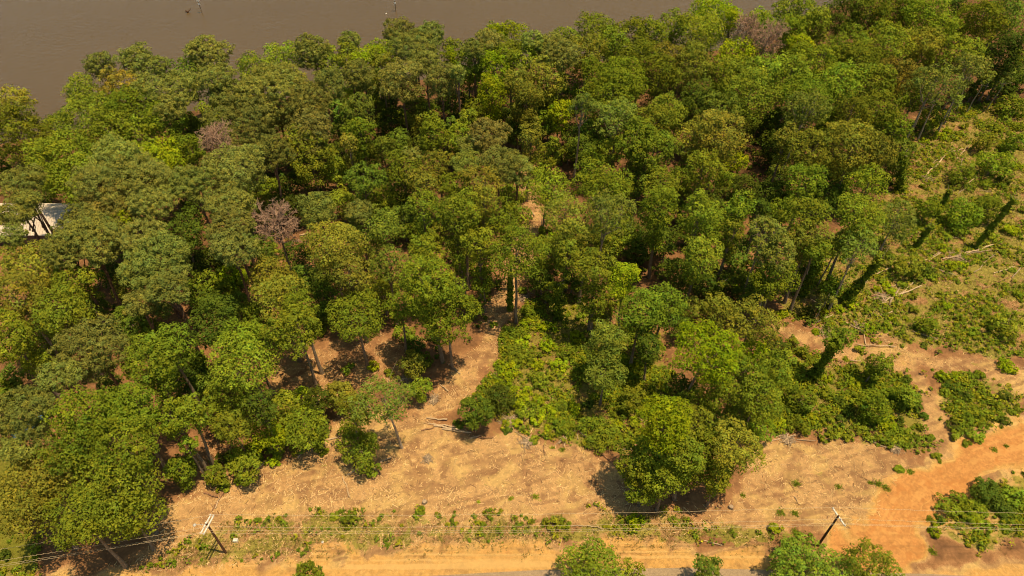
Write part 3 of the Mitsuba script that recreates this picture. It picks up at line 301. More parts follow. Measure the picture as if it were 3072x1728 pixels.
def ground_colour(p, n, uv):
    big = turned(p, 0.16, 3.0)
    mid = turned(p, 0.7, 1.0)
    fine = turned(p, 3.1, 5.0)
    rot = noise(p.x * 0.25, p.y * 0.25, 9.0) * 6.28
    c, s = dr.cos(rot), dr.sin(rot)
    streak = noise((p.x * c + p.y * s) * 5.5, (p.y * c - p.x * s) * 1.3, 2.0)
    u = dr.clip(uv.x + (mid - 0.5) * 0.16 + (big - 0.5) * 0.12, 0, 1)
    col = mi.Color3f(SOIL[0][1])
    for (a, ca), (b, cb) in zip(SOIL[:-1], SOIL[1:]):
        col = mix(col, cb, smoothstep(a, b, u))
    chip = smoothstep(0.62, 0.85, streak) * smoothstep(0.15, 0.4, u) * (1 - smoothstep(0.6, 0.8, u))
    col = mix(col, (0.62, 0.44, 0.23), chip * 0.55)
    dark = smoothstep(0.52, 0.72, turned(p, 0.5, 7.0)) * (1 - smoothstep(0.5, 0.8, u))
    col = mix(col, (0.20, 0.110, 0.060), dark * 0.6)
    gold = smoothstep(0.5, 0.7, turned(p, 0.4, 4.0)) * smoothstep(0.3, 0.45, u) * (1 - smoothstep(0.55, 0.7, u))
    col = mix(col, (0.50, 0.37, 0.145), gold * 0.55)
    mulch = noise((0.96 * p.x + 0.28 * p.y) * 0.22 + mid, (0.96 * p.y - 0.28 * p.x) * 1.5 + big * 3, 12.0) * smoothstep(0.2, 0.4, u) * (1 - smoothstep(0.52, 0.66, u))
    col = mix(col, (0.22, 0.125, 0.066), smoothstep(0.5, 0.85, mulch) * 0.6)
    col = col * (0.62 + 0.52 * fine + 0.22 * mid)
    rut = noise(uv.x * 70, mid * 3.0 + big * 4.0, 3.0)
    clay = smoothstep(0.78, 0.88, uv.x)
    col = mix(col, (0.52, 0.295, 0.105), clay * smoothstep(0.42, 0.72, 0.55 * rut + 0.3 * mid + 0.15 * fine) * 0.8)
    col = mix(col, (0.40, 0.170, 0.050), clay * smoothstep(0.55, 0.8, turned(p, 0.9, 6.0)) * 0.5)
    lane = noise(p.x * 0.05, p.y * 2.4 + 0.6 * mid, 8.0) * smoothstep(0.56, 0.64, uv.x) * (1 - smoothstep(0.68, 0.76, uv.x))
    col = mix(col, (0.56, 0.39, 0.16), smoothstep(0.5, 0.8, lane) * 0.6)
    v = uv.y
    g = smoothstep(0.42, 0.62, v + (mid - 0.5) * 0.75 + (fine - 0.5) * 0.35 + (big - 0.5) * 0.3)
    green = mix((0.13, 0.165, 0.022), (0.26, 0.245, 0.050), turned(p, 1.7, 8.0))
    green = mix(green, (0.125, 0.165, 0.014), smoothstep(0.82, 0.95, v) * 0.9)
    return mix(col, green * (0.75 + 0.5 * fine), g * 0.78)
mat('soil', {'type': 'twosided', 'bsdf': {'type': 'diffuse', 'reflectance': mikit.proc(ground_colour)}})
mat('asphalt', principled(lambda p, n, uv: mix((0.27, 0.215, 0.145), (0.34, 0.26, 0.17), fbm(p.x * 0.5, p.y * 1.6)) * (0.85 + 0.3 * noise(p.x * 9, p.y * 9)), 0.9))
mat('lake_water', {'type': 'bumpmap', 'arbitrary': mikit.proc(lambda p, n, uv: 0.5 * noise(p.x * 0.9 + p.y * 0.5, p.y * 1.8) + 0.25 * noise(p.x * 2.3, p.y * 4.1 + p.x), eps=0.08), 'scale': 0.2,
                   'bsdf': {'type': 'principled', 'base_color': mikit.proc(lambda p, n, uv: mix((0.092, 0.066, 0.031), (0.101, 0.074, 0.036), fbm(p.x * 0.02, p.y * 0.03))), 'roughness': 0.14, 'specular': 0.5}})

# ---------------------------------------------------------------- helpers
COUNT = {}

def numbered(name):
    n = COUNT.get(name, 0)
    COUNT[name] = n + 1
    return name if n == 0 else f'{name}_{n:03d}'

def add(key, mesh, bsdf, color=None, smooth=False, **k):
    scene[key] = mikit.ply(mesh, bsdf, smooth=smooth, color=color, **k)
    return key

def part(parent, name, mesh, bsdf, color=None, smooth=False, label=None, **k):
    key = f'{parent}__{name}'
    i = 0
    while key in scene:
        i += 1
        key = f'{parent}__{name}_{i:03d}'
    if label:
        labels[key] = {'label': label}
    return add(key, mesh, bsdf, color, smooth, **k)

def tag(key, label, cat=None, group=None, kind=None):
    labels[key] = {k: v for k, v in dict(label=label, category=cat, group=group, kind=kind).items() if v}

ONES = 'zeroth first second third fourth fifth sixth seventh eighth ninth tenth eleventh twelfth thirteenth fourteenth fifteenth sixteenth seventeenth eighteenth nineteenth'.split()
TENS = {20: 'twent', 30: 'thirt', 40: 'fort', 50: 'fift', 60: 'sixt', 70: 'sevent', 80: 'eight', 90: 'ninet'}
def ordinal(n):
    if n < 20:
        return ONES[n]
    t, o = n // 10 * 10, n % 10
    return TENS[t] + ('ieth' if o == 0 else 'y ' + ONES[o])

def unit(v):
    return v / np.maximum(np.linalg.norm(v, axis=-1, keepdims=True), 1e-9)

def tube(pts, rad, sides=6, cap=True):
    p = np.asarray(pts, float)
    n = len(p)
    r = np.broadcast_to(np.asarray(rad, float), (n,))
    t = unit(np.gradient(p, axis=0))
    ref = np.array([0, 0, 1.0]) if abs(t[:, 2]).mean() < 0.8 else np.array([1.0, 0, 0])
    a = unit(np.cross(t, ref))
    b = np.cross(t, a)
    ang = np.arange(sides) * 2 * np.pi / sides
    v = (p[:, None] + r[:, None, None] * (np.cos(ang)[None, :, None] * a[:, None] + np.sin(ang)[None, :, None] * b[:, None])).reshape(-1, 3)
    i, j = np.meshgrid(np.arange(n - 1), np.arange(sides), indexing='ij')
    q = np.stack([i * sides + j, i * sides + (j + 1) % sides, (i + 1) * sides + (j + 1) % sides, (i + 1) * sides + j], -1).reshape(-1, 4)
    f = np.vstack([q[:, [0, 2, 1]], q[:, [0, 3, 2]]])
    if cap:
        v = np.vstack([v, p[:1], p[-1:]])
        k = np.arange(sides)
        f = np.vstack([f, np.stack([k * 0 + len(v) - 2, k, (k + 1) % sides], 1), np.stack([k * 0 + len(v) - 1, (n - 1) * sides + (k + 1) % sides, (n - 1) * sides + k], 1)])
    return v, f

def join(ms):
    vs, fs, o = [], [], 0
    for v, f in ms:
        vs.append(v); fs.append(np.asarray(f) + o); o += len(v)
    return np.vstack(vs), np.vstack(fs)

def box(c, s, rotz=0.0):
    m = trimesh.creation.box(s)
    m.apply_transform(trimesh.transformations.rotation_matrix(rotz, [0, 0, 1]))
    m.apply_translation(c)
    return np.array(m.vertices), np.array(m.faces)

def tris(P, N, s, rng, slim=1.0):
    """One triangle per point, lying across its normal."""
    n = len(P)
    a = unit(np.cross(N, unit(rng.normal(size=(n, 3)))))
    b = np.cross(N, a)
    s = np.broadcast_to(s, (n,))[:, None] * rng.uniform(0.7, 1.3, (n, 1))
    w = s * slim
    v = np.stack([P - 0.5 * s * a - 0.5 * w * b, P - 0.5 * s * a + 0.5 * w * b + 0.1 * s * N, P + 0.8 * s * a], 1).reshape(-1, 3)
    return v, np.arange(3 * n).reshape(-1, 3)

def blades(P, D, L, w, rng):
    """One slim triangle per point, reaching along D."""
    n = len(P)
    a = unit(np.cross(D, unit(rng.normal(size=(n, 3)))))
    L = np.broadcast_to(L, (n,))[:, None] * rng.uniform(0.75, 1.25, (n, 1))
    v = np.stack([P - a * w * 0.35, P + D * L * 0.75 + a * w, P + D * L], 1)
    v[:, 2] = P + D * L - a * w * 0.6
    return v.reshape(-1, 3), np.arange(3 * n).reshape(-1, 3)

# ---------------------------------------------------------------- the setting
SHORE = np.array([(-5000, 130), (-300, 138), (-140, 148), (-122, 156), (-100, 164), (-60, 176), (0, 192), (40, 198), (75, 206), (100, 228), (200, 300), (5000, 420)], float)
def shore(x):
    return np.interp(x, SHORE[:, 0], SHORE[:, 1])

def sstep(a, b, x):
    t = np.clip((x - a) / (b - a), 0, 1)
    return t * t * (3 - 2 * t)

def relief(x, y):
    p = np.stack([x, y, x * 0], -1)
    amp = sstep(43, 52, y)
    z = ((meshkit.fbm(p * 0.05, 3, 1) - 0.5) * 1.2 + (meshkit.fbm(p * 0.35, 3, 2) - 0.5) * 0.5) * amp
    d = np.hypot((x + 4.6) / 1.15, (y - 71.9) / 1.0)
    z = z - 1.5 * (1 - sstep(0.5, 1.5, d)) + 0.25 * np.exp(-((d - 1.9) / 0.5) ** 2)
    t = y - shore(x)
    return z * (1 - sstep(-6, 0, t)) - 3.2 * sstep(-3, 9, t)

def ground_z(x, y):
    return float(relief(np.array([x]), np.array([y]))[0])

gx = np.concatenate([[-4500, -2000, -900, -500, -320, -260], np.arange(-210, 210.1, 0.9), [260, 320, 500, 900, 2000, 4500]])
gy = np.concatenate([[-4500, -1500, -500, -200, -60, -10], np.arange(20, 250.1, 0.9), [262, 280, 310, 400, 600, 1200, 4500]])
X, Y = np.meshgrid(gx, gy, indexing='ij')
x, y = X.ravel(), Y.ravel()
near = (np.abs(x) < 230) & (y > 10) & (y < 240)
pts = shapely.points(x[near], y[near])

ragged = (meshkit.fbm(np.stack([x[near], y[near], y[near] * 0], 1) * 0.28, 3, 21) - 0.5) * 5.0

def soft(geom, w=1.4):
    """1 inside, 0 outside, with a soft edge of w metres either side."""
    out = np.zeros(len(x))
    d = shapely.distance(geom, pts)
    inside = shapely.distance(geom.boundary, pts) * (d == 0)
    out[near] = sstep(-w, w, np.where(d == 0, inside, -d) + ragged)
    return out

Z = {k: soft(shapely.Polygon(v).buffer(0)) for k, v in ZONES.items()}
for k, (v, w) in LINES.items():
    Z[k] = soft(shapely.LineString(v).buffer(w / 2), 1.9 if k == 'clay' else 1.3)
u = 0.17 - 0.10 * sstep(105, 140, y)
def layer(a, val, m):
    return a * (1 - m) + val * m
for k, val in (('litter_bright', 0.33), ('corridor', 0.27), ('regrowth', 0.25), ('right', 0.39), ('bank', 0.24), ('chips', 0.44), ('bank2', 0.42), ('bank3', 0.6), ('path', 0.42), ('track', 0.44), ('spur', 0.5), ('roadside', 0.66), ('clay', 0.97), ('apron', 0.93)):
    if k == 'clay':                               # across the track, so that wheel ruts follow it
        lat = np.zeros(len(x))
        lat[near] = np.clip(shapely.distance(shapely.LineString(LINES['clay'][0]), pts) / 4.0, 0, 1)
        val = 1.0 - 0.14 * lat
    u = layer(u, val, Z[k])
g = np.full(len(x), 0.20)
for k, val in (('verge', 0.54), ('verge2', 0.46), ('regrowth', 0.66), ('right', 0.63), ('bank', 0.62), ('bank2', 0.55), ('bank3', 0.62), ('chips', 0.20), ('verge', 0.60), ('path', 0.12), ('track', 0.22), ('spur', 0.28), ('roadside', 0.06), ('clay', 0.0), ('apron', 0.0), ('lawn', 1.0)):
    g = layer(g, val, Z[k])
V = np.stack([x, y, relief(x, y)], 1)
ny = len(gy)
i, j = np.meshgrid(np.arange(len(gx) - 1), np.arange(ny - 1), indexing='ij')
a = (i * ny + j).ravel()
quads = np.stack([a, a + ny, a + ny + 1, a + 1], 1)
cx = {k: Z[k][quads].mean(1) for k in Z}
which = np.zeros(len(quads), int)
for n, ks in enumerate((('path', 'track', 'spur'), ('roadside',), ('lawn',), ('clay', 'apron')), 1):
    for k in ks:
        which[cx[k] > 0.5] = n
UV = np.stack([u, g], 1)
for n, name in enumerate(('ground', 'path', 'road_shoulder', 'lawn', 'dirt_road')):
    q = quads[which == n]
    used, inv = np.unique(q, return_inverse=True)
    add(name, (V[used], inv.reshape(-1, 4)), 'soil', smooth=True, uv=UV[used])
    tag(name, dict(ground='reddish brown soil and leaf litter under the wood and over the clearing', path='tan tracks worn through the wood and across the cleared slope',
                   road_shoulder='sandy ochre shoulder along the road at the bottom edge', lawn='smooth green lawn in the lower left corner',
                   dirt_road='orange clay dirt road curving up from the road at right')[name], kind='structure')

edge = [(-300, 30), (-60, 38.6), (-14, 41.6), (4, 42.6), (25, 42.9), (60, 42.0), (120, 39), (300, 24)]
top = [[px_, py_, 0.03] for px_, py_ in edge]
bot = [[px_, py_ - 6.5, 0.03] for px_, py_ in edge]
n = len(edge)
add('road', (np.array(top + bot), np.array([[k, n + k, n + k + 1, k + 1] for k in range(n - 1)])), 'asphalt')
tag('road', 'pale sun bleached paved road along the bottom edge', kind='structure')
add('water', (np.array([[-4500, 120, -1], [4500, 120, -1], [4500, 4500, -1], [-4500, 4500, -1]], float), np.array([[0, 1, 2, 3]])), 'lake_water')
tag('water', 'muddy brown lake water beyond the trees', kind='structure')

# ---------------------------------------------------------------- foliage
TINT = dict(P=(0.225, 0.262, 0.055), B=(0.200, 0.268, 0.024), O=(0.238, 0.258, 0.034), Y=(0.265, 0.355, 0.014), G=(0.168, 0.245, 0.032), D=(0.095, 0.142, 0.018), S=(0.200, 0.255, 0.042), V=(0.170, 0.235, 0.022))

def shades(base, nc, m, rng, clump=0.13, leaf=0.11):
    """Leaf colours, (nc * m, 3): every clump and every leaf a little different."""
    base = np.asarray(base)
    b = np.exp(rng.normal(0, clump, (nc, 1, 1)) + rng.normal(0, leaf, (nc, m, 1)))
    hue = rng.normal(0, 0.06, (nc, 1, 1)) + rng.normal(0, 0.07, (nc, m, 1))
    col = base * b * np.concatenate([1 + 1.2 * hue, 1 + 0.2 * hue, 1 - 0.8 * hue], 2)
    return np.clip(col, 0.004, 0.6).reshape(-1, 3)

def lobes(kind, a, c, rng, zc=0, front=False):
    """Sub-crowns: centres and radii (x y z) relative to the crown's centre."""
    if kind == 'P':
        n = int(np.clip(6 + a * 2.2, 7, 18))
        out = []
        for k in range(n):
            z = rng.uniform(-0.75, 0.8)
            rad = math.sqrt(max(1 - z * z * 0.8, 0.1)) * (0.35 + 0.45 * rng.random()) * (1 if k else 0)
            ang = k * 2.4 + rng.uniform(-0.5, 0.5)
            r = a * rng.uniform(0.30, 0.44)
            out.append((a * rad * math.cos(ang) * 0.85, a * rad * math.sin(ang) * 0.85, c * z * 0.72, r, r, min(r * 0.62, c * 0.5)))
        out.append((0, 0, 0, a * 0.74, a * 0.74, c * 0.72))
        return np.array(out)
    n = int(np.clip(4 + a * 1.2, 5, 13))
    out = [(rng.normal(0, 0.08) * a, rng.normal(0, 0.08) * a, c * 0.05, a * rng.uniform(0.58, 0.72), a * rng.uniform(0.58, 0.72), c * 0.74)]
    for k in range(n):
        z = rng.uniform(-0.7, 0.95)
        rad = math.sqrt(max(1 - z * z, 0.1)) * rng.uniform(0.40, 0.74)
        ang = k * 2.4 + rng.uniform(-0.6, 0.6)
        r = rng.uniform(0.28, 0.46)
        out.append((a * rad * math.cos(ang), a * rad * math.sin(ang), c * z * 0.7, a * r, a * r, min(a * r, c * 0.55)))
    if c > 1.6 and kind != 'S':                   # leafy lower limbs round the trunk
        for k in range(int(np.clip((zc * 0.5 - c * 0.6) / (c * 0.33), 1, 2 if front else 7))):
            ang = rng.uniform(0, 6.28)
            r = rng.uniform(0.26, 0.40) * (1 - 0.05 * k)
            out.append((a * 0.28 * math.cos(ang), a * 0.28 * math.sin(ang), -c * (0.75 + 0.33 * k), a * r, a * r, c * 0.34))
    return np.array(out)

def clump_points(L, count, rng, keep_low, gap):
    area = L[:, 3] * L[:, 5]
    idx = rng.choice(len(L), size=count * 5, p=area / area.sum())
    d = unit(rng.normal(size=(len(idx), 3)))
    r = 0.70 + 0.30 * rng.random((len(idx), 1)) ** 0.6 + (rng.random((len(idx), 1)) < 0.14) * 0.3 * rng.random((len(idx), 1))
    P = L[idx, :3] + d * L[idx, 3:] * r
    ok = (d[:, 2] > -0.15) | (rng.random(len(idx)) < keep_low)
    for l in range(len(L)):                       # not deep inside another lobe
        q = ((P - L[l, :3]) / L[l, 3:]) ** 2
        ok &= (q.sum(1) > 0.42) | (rng.random(len(P)) < 0.12)
    P = P[ok]
    keep = np.ones(len(P), bool)                  # clumps keep their distance, so that they read as puffs
    for i, j in sorted(cKDTree(P).query_pairs(gap)):
        if keep[i] and keep[j]:
            keep[j] = False
    return P[keep][:count]

def crown(kind, ctr, a, c, rng, dist, density=1.0, tint=None, keep_low=0.35):
    """Leaf triangles of one crown: (vertices, faces), colours, lobes."""
    tint = np.asarray(TINT[kind] if tint is None else tint) * np.exp(np.clip(rng.normal(0, 0.14), -0.3, 0.2)) * (1 + rng.normal(0, 0.045, 3))
    L = lobes(kind, a, c, rng, ctr[2], ctr[1] < 95)
    far = np.clip(dist / 150.0, 0.75, 1.6)
    puff = rng.uniform(0.75, 1.45)
    if kind == 'P':
        m, s = 26, 0.28 * far ** 0.55
        la = 0.5 * 0.85 * s * s
        lai = 4.3
    else:
        m, s = 30, 0.305 * far ** 0.55
        la = 0.5 * 1.3 * s * s
        lai = 4.3
    total = lai * density * rng.uniform(0.84, 1.10) * math.pi * a * a * (0.45 + 0.55 * min(c / a, 1.4)) / la
    nc = int(np.clip(total / m, 12, 900))
    C = clump_points(L, nc, rng, keep_low, min((0.62 if kind == 'P' else 0.85) * puff * far ** 0.5, 0.3 * a))
    nc = len(C)
    m = int(np.clip(total / nc, m * 0.8, 72))
    rc = (0.60 if kind == 'P' else 0.78 + 0.05 * a) * far ** 0.5 * rng.uniform(0.75, 1.25, (nc, 1, 1))
    rc = np.minimum(rc * puff, 0.34 * a)
    out = unit(C / np.array([a, a, c]))
    d = unit(rng.normal(size=(nc, m, 3)) + 0.55 * out[:, None] + np.array([0, 0, 0.5]))
    P0 = C[:, None] + ctr
    if kind == 'P':
        P = P0 + d * rc * rng.uniform(0.55, 1.1, (nc, m, 1)) * np.array([1, 1, 0.8])
        v, f = tris(P.reshape(-1, 3), unit(d.reshape(-1, 3) + rng.normal(0, 0.35, (nc * m, 3)) + [0, 0, 0.2]), s * 1.25, rng, 0.5)
        col = shades(tint, nc, m, rng, 0.10, 0.14)
    else:
        P = P0 + d * rc * rng.uniform(0.6, 1.05, (nc, m, 1)) * np.array([1, 1, 0.85])
        N = unit(d.reshape(-1, 3) + rng.normal(0, 0.36, (nc * m, 3)) + [0, 0, 0.25])
        v, f = tris(P.reshape(-1, 3), N, s, rng, 0.95)
        col = shades(tint, nc, m, rng)
    return (v, f), np.repeat(col, 3, 0), L

def bent(p, q, k, rng, wob):
    t = np.linspace(0, 1, k)[:, None]
    m = np.asarray(p) * (1 - t) + np.asarray(q) * t
    w = rng.normal(0, wob, (k, 3)); w[0] = 0; w[-1] = 0
    return m + w

def trunk_and_limbs(x, y, z0, h, ctr, L, r, rng, k=7, visible=False):
    fork = np.array([x + (ctr[0] - x) * 0.6, y + (ctr[1] - y) * 0.6, max(z0 + h * 0.35, ctr[2] - (ctr[2] - z0) * 0.38)])
    tip = ctr + [0, 0, (h + z0 - ctr[2]) * 0.5]
    path = np.vstack([bent([x, y, z0 - 0.3], fork, 4, rng, r * 0.25), bent(fork, tip, 4, rng, r * 0.5)[1:]])
    trunk = tube(path, np.linspace(r, r * 0.22, len(path)) * np.array([1.35, 1.0] + [1.0] * (len(path) - 2)), 7)
    limbs = []
    for l in L[rng.permutation(len(L))[:k]]:
        t = rng.uniform(0.35, 0.85)
        s = path[2] * (1 - t) + path[-1] * t if not visible else path[3] + (path[-1] - path[3]) * rng.uniform(0, 0.5)
        e = ctr + l[:3] * 1.05
        mid = (s + e) / 2 + [0, 0, -0.06 * h * rng.random()]
        b = np.vstack([s, mid, e]) + rng.normal(0, 0.15, (3, 3))
        limbs.append(tube(b, [r * 0.42, r * 0.26, r * 0.10], 5, False))
        if visible:
            for _ in range(3):
                e2 = e + rng.normal(0, 1.0, 3) * l[3] * 0.6 + [0, 0, 0.4]
                limbs.append(tube(np.vstack([b[1] * 0.6 + b[2] * 0.4, (b[2] + e2) / 2 + [0, 0, 0.2], e2]), [r * 0.2, r * 0.12, r * 0.05], 4, False))
    return trunk, limbs

def dead_branches(base, tip, a, c, ctr, rng):
    out = []
    def grow(p, d, ln, r, depth):
        n = 3
        q = p + d * ln
        mid = (p + q) / 2 + rng.normal(0, 0.06 * ln, 3)
        out.append(tube(np.vstack([p, mid, q]), [r, r * 0.8, r * 0.55], 4 if depth else 5, False))
        if depth < 3:
            for _ in range(4 if depth < 2 else 5):
                d2 = unit(d + rng.normal(0, 0.62, 3) + [0, 0, 0.12])
                s = mid if rng.random() < 0.4 else q
                grow(s, d2, ln * rng.uniform(0.5, 0.75), r * 0.68, depth + 1)
    for k in range(22):
        t = 0.15 + 0.85 * k / 21
        s = base * (1 - t) + tip * t
        ang = k * 2.4
        d = unit(np.array([math.cos(ang), math.sin(ang), 0.35 + 0.8 * t]))
        grow(s, d, a * rng.uniform(0.42, 0.55), 0.11, 0)
    return out

NAMES = dict(P='pine_tree', B='broadleaf_tree', O='broadleaf_tree', Y='broadleaf_tree', G='broadleaf_tree', D='broadleaf_tree', S='thin_crowned_tree', X='dead_tree')
LOOK = dict(P='olive green domed pine', B='mid green broadleaf tree', O='olive brown tinged broadleaf tree', Y='bright yellow green broadleaf tree', G='bluish green broadleaf tree',
            D='dark green broadleaf tree', S='thin crowned pale limbed tree', X='leafless brown dead tree')
SHORT = dict(P='pine', B='such', O='such', Y='such', G='such', D='such', S='such', X='such')

def row_of(x, y, kind):
    s = shore(x) - y
    if s < 24: return 'in the lakeshore row'
    if s < 48: return 'just behind the lakeshore row'
    if y > 100: return 'in mid wood'
    if y > 80: return 'in the front of the wood'
    if y > 58: return 'by the clearing edge'
    return 'near the bottom road'

rows = {}
made = []
for n, (kind, tx, ty, h, zc, ra, cc) in enumerate(TREES):
    low_tree = kind.islower()
    kind = kind.upper()
    rng = np.random.default_rng(1000 + n)
    z0 = ground_z(tx, ty)
    dist = math.dist((tx, ty, zc), (0, 0, 100))
    key = numbered('small_tree' if low_tree else NAMES[kind])
    lean = rng.normal(0, 0.25 + 0.02 * h, 2)
    base = (tx - lean[0], ty - lean[1])
    ctr = np.array([tx, ty, zc + z0 * 0.5])
    if kind == 'X':
        b = np.array([base[0], base[1], max(z0 + 1, zc - cc * 0.8)])
        tip = ctr + [0, 0, cc * 0.9]
        part(key, 'trunk', tube(np.vstack([[base[0], base[1], z0 - 0.3], b, tip]), [0.24, 0.18, 0.05], 7), 'grey_bark')
        br = dead_branches(b, tip, ra * 1.35, cc, ctr, rng)
        part(key, 'branches', join(br), 'dead_twig')
        labels[f'{key}__branches'] = {'kind': 'stuff'}
    else:
        dens = dict(S=0.6).get(kind, 1.0)
        low = 0.15 if kind == 'P' else (0.6 if h < 9 else 0.35)
        if kind == 'S':
            low = 0.2
        (v, f), col, L = crown(kind, ctr, ra, cc, rng, dist, dens, keep_low=low)
        r = (0.10 + 0.011 * h) * (0.8 if kind == 'S' else 1.0)
        trunk, limbs = trunk_and_limbs(base[0], base[1], z0, h, ctr, L, r, rng, 8 if kind == 'S' else 6, kind == 'S')
        bk = dict(P='pine_bark', S='pale_bark').get(kind, 'grey_bark')
        part(key, 'trunk', trunk, bk)
        part(key, 'limbs', join(limbs), bk)
        part(key, 'crown', (v, f), 'leaf', col)
    made.append((key, kind, tx, ty, row_of(tx, ty, kind)))
    rows.setdefault((kind, made[-1][4], low_tree), []).append((tx / (ty * 0.7 + 70), key))
for (kind, row, low_tree), ks in rows.items():
    for n, (_, key) in enumerate(sorted(ks), 1):
        where = f'{ordinal(n)} {SHORT[kind]} from left' if len(ks) > 1 else ''
        look = LOOK[kind].replace('broadleaf tree', 'understory tree') if low_tree else LOOK[kind]
        tag(key, f'{look} {row}' + (f', {where}' if where else ''), 'tree')

# saplings and low growth in the shade between the trunks
SAP = {}
rng = np.random.default_rng(5)
tp = np.array([(t[1], t[2], t[5]) for t in TREES])
closed = shapely.union_all([shapely.Polygon(ZONES[k]).buffer(1.5) for k in ('chips', 'regrowth', 'right', 'bank', 'bank2', 'bank3', 'roadside', 'lawn', 'litter_bright', 'corridor')] +
                           [shapely.LineString(v).buffer(w / 2 + 1.5) for v, w in LINES.values()] + [shapely.box(-120, 108, -90, 128)])
k = 0
while k < 70:
    px_, py_ = rng.uniform(-150, 175), rng.uniform(62, 200)
    if py_ > shore(px_) - 7 or abs(px_) > 25 + 0.72 * (py_ * 0.72 + 62) or shapely.contains_xy(closed, px_, py_):
        continue
    d = np.hypot(tp[:, 0] - px_, tp[:, 1] - py_)
    if d.min() > 9 or d.min() < 1.2:
        continue
    h = rng.uniform(3.5, 8)
    ra, cc = h * rng.uniform(0.26, 0.36), h * 0.4
    z0 = ground_z(px_, py_)
    key = numbered('sapling')
    ctr = np.array([px_, py_, z0 + h - cc])
    (v, f), col, L = crown(rng.choice(['B', 'G', 'D', 'Y'], p=[0.4, 0.3, 0.15, 0.15]), ctr, ra, cc, rng, math.dist((px_, py_, 3), (0, 0, 100)), 0.9)
    part(key, 'stem', tube(bent([px_, py_, z0 - 0.2], ctr, 4, rng, 0.06), [0.08, 0.07, 0.05, 0.03], 5), 'grey_bark')
    part(key, 'crown', (v, f), 'leaf', col)
    SAP.setdefault(row_of(px_, py_, 'B'), []).append((px_ / (py_ * 0.7 + 70), key))
    k += 1
for row, ks in SAP.items():
    for n, (_, key) in enumerate(sorted(ks), 1):
        tag(key, f'young leafy sapling in the shade {row}, {ordinal(n)} sapling from left', 'sapling')

# trees wrapped in climbing vines
VROW = []
for n, (bx, by, tx, ty, tz, rc, rt) in enumerate(VINES):
    rng = np.random.default_rng(3000 + n)
    key = numbered('vine_clad_tree')
    z0 = ground_z(bx, by)
    p0, p1 = np.array([bx, by, z0 - 0.3]), np.array([tx, ty, tz])
    path = bent(p0, p1, 5, rng, 0.12)
    part(key, 'trunk', tube(path, np.linspace(0.24, 0.12, 5), 7), 'grey_bark')
    nc = int(26 * np.linalg.norm(p1 - p0) * max(rc, 0.4) / 1.0)
    t = rng.random((nc, 1)) ** 0.85 * 0.97
    C = p0 * (1 - t) + p1 * t + rng.normal(0, 0.5, (nc, 3)) * rc * (0.7 + 0.65 * np.sin(t * 11 + n) * np.sin(t * 5 + 2 * n))
    m = 12
    d = unit(rng.normal(size=(nc, m, 3)) + [0, 0, 0.3])
    v, f = tris((C[:, None] + d * 0.42).reshape(-1, 3), unit(d.reshape(-1, 3) + rng.normal(0, 0.5, (nc * m, 3))), 0.36, rng)
    part(key, 'vines', (v, f), 'leaf', np.repeat(shades(TINT['V'], nc, m, rng), 3, 0))
    lim = [tube(np.vstack([p1 - [0, 0, 0.4], p1 + (e := rng.normal(0, 0.7, 3) + [0, 0, 1.1]) * 0.5, p1 + e]), [0.09, 0.06, 0.03], 4, False) for _ in range(4)]
    part(key, 'limbs', join(lim), 'pale_bark')
    if rt > 0.7:
        (v, f), col, L = crown('B', p1, rt, rt * 0.8, rng, 130)
        part(key, 'crown', (v, f), 'leaf', col)
    VROW.append((bx / (by * 0.7 + 70), key, rt))
for n, (_, key, rt) in enumerate(sorted(VROW), 1):
    tag(key, f'{"leafy topped" if rt > 0.7 else "bare topped"} trunk wrapped in dark green vines, {ordinal(n)} such trunk from left', 'tree')

TROW = []
for n, (bx, by, tx, ty, tz, dm) in enumerate(TRUNKS):
    rng = np.random.default_rng(3500 + n)
    key = numbered('slender_tree')
    p0, p1 = np.array([bx, by, ground_z(bx, by) - 0.3]), np.array([tx, ty, tz])
    p2 = p1 + (p1 - p0) * 0.25
    part(key, 'trunk', tube(np.vstack([bent(p0, p1, 5, rng, 0.08), p2]), np.linspace(dm * 0.62, dm * 0.2, 6), 6), 'pale_bark')
    lim = []
    for q in range(5):
        e = p1 + rng.normal(0, 1.3, 3) + [0, 0, 1.5]
        lim.append(tube(np.vstack([p1 + (p2 - p1) * rng.uniform(-0.3, 0.5), (p1 + e) / 2, e]), [0.08, 0.06, 0.03], 4, False))
    part(key, 'limbs', join(lim), 'pale_bark')
    (v, f), col, L = crown('S', p2, 2.0, 1.8, rng, 180, 0.6)
    part(key, 'crown', (v, f), 'leaf', col)
    TROW.append((bx / (by * 0.7 + 70), key))
for n, (_, key) in enumerate(sorted(TROW), 1):
    tag(key, f'slender pale trunk with a thin top by the right clearing, {ordinal(n)} from left', 'tree')

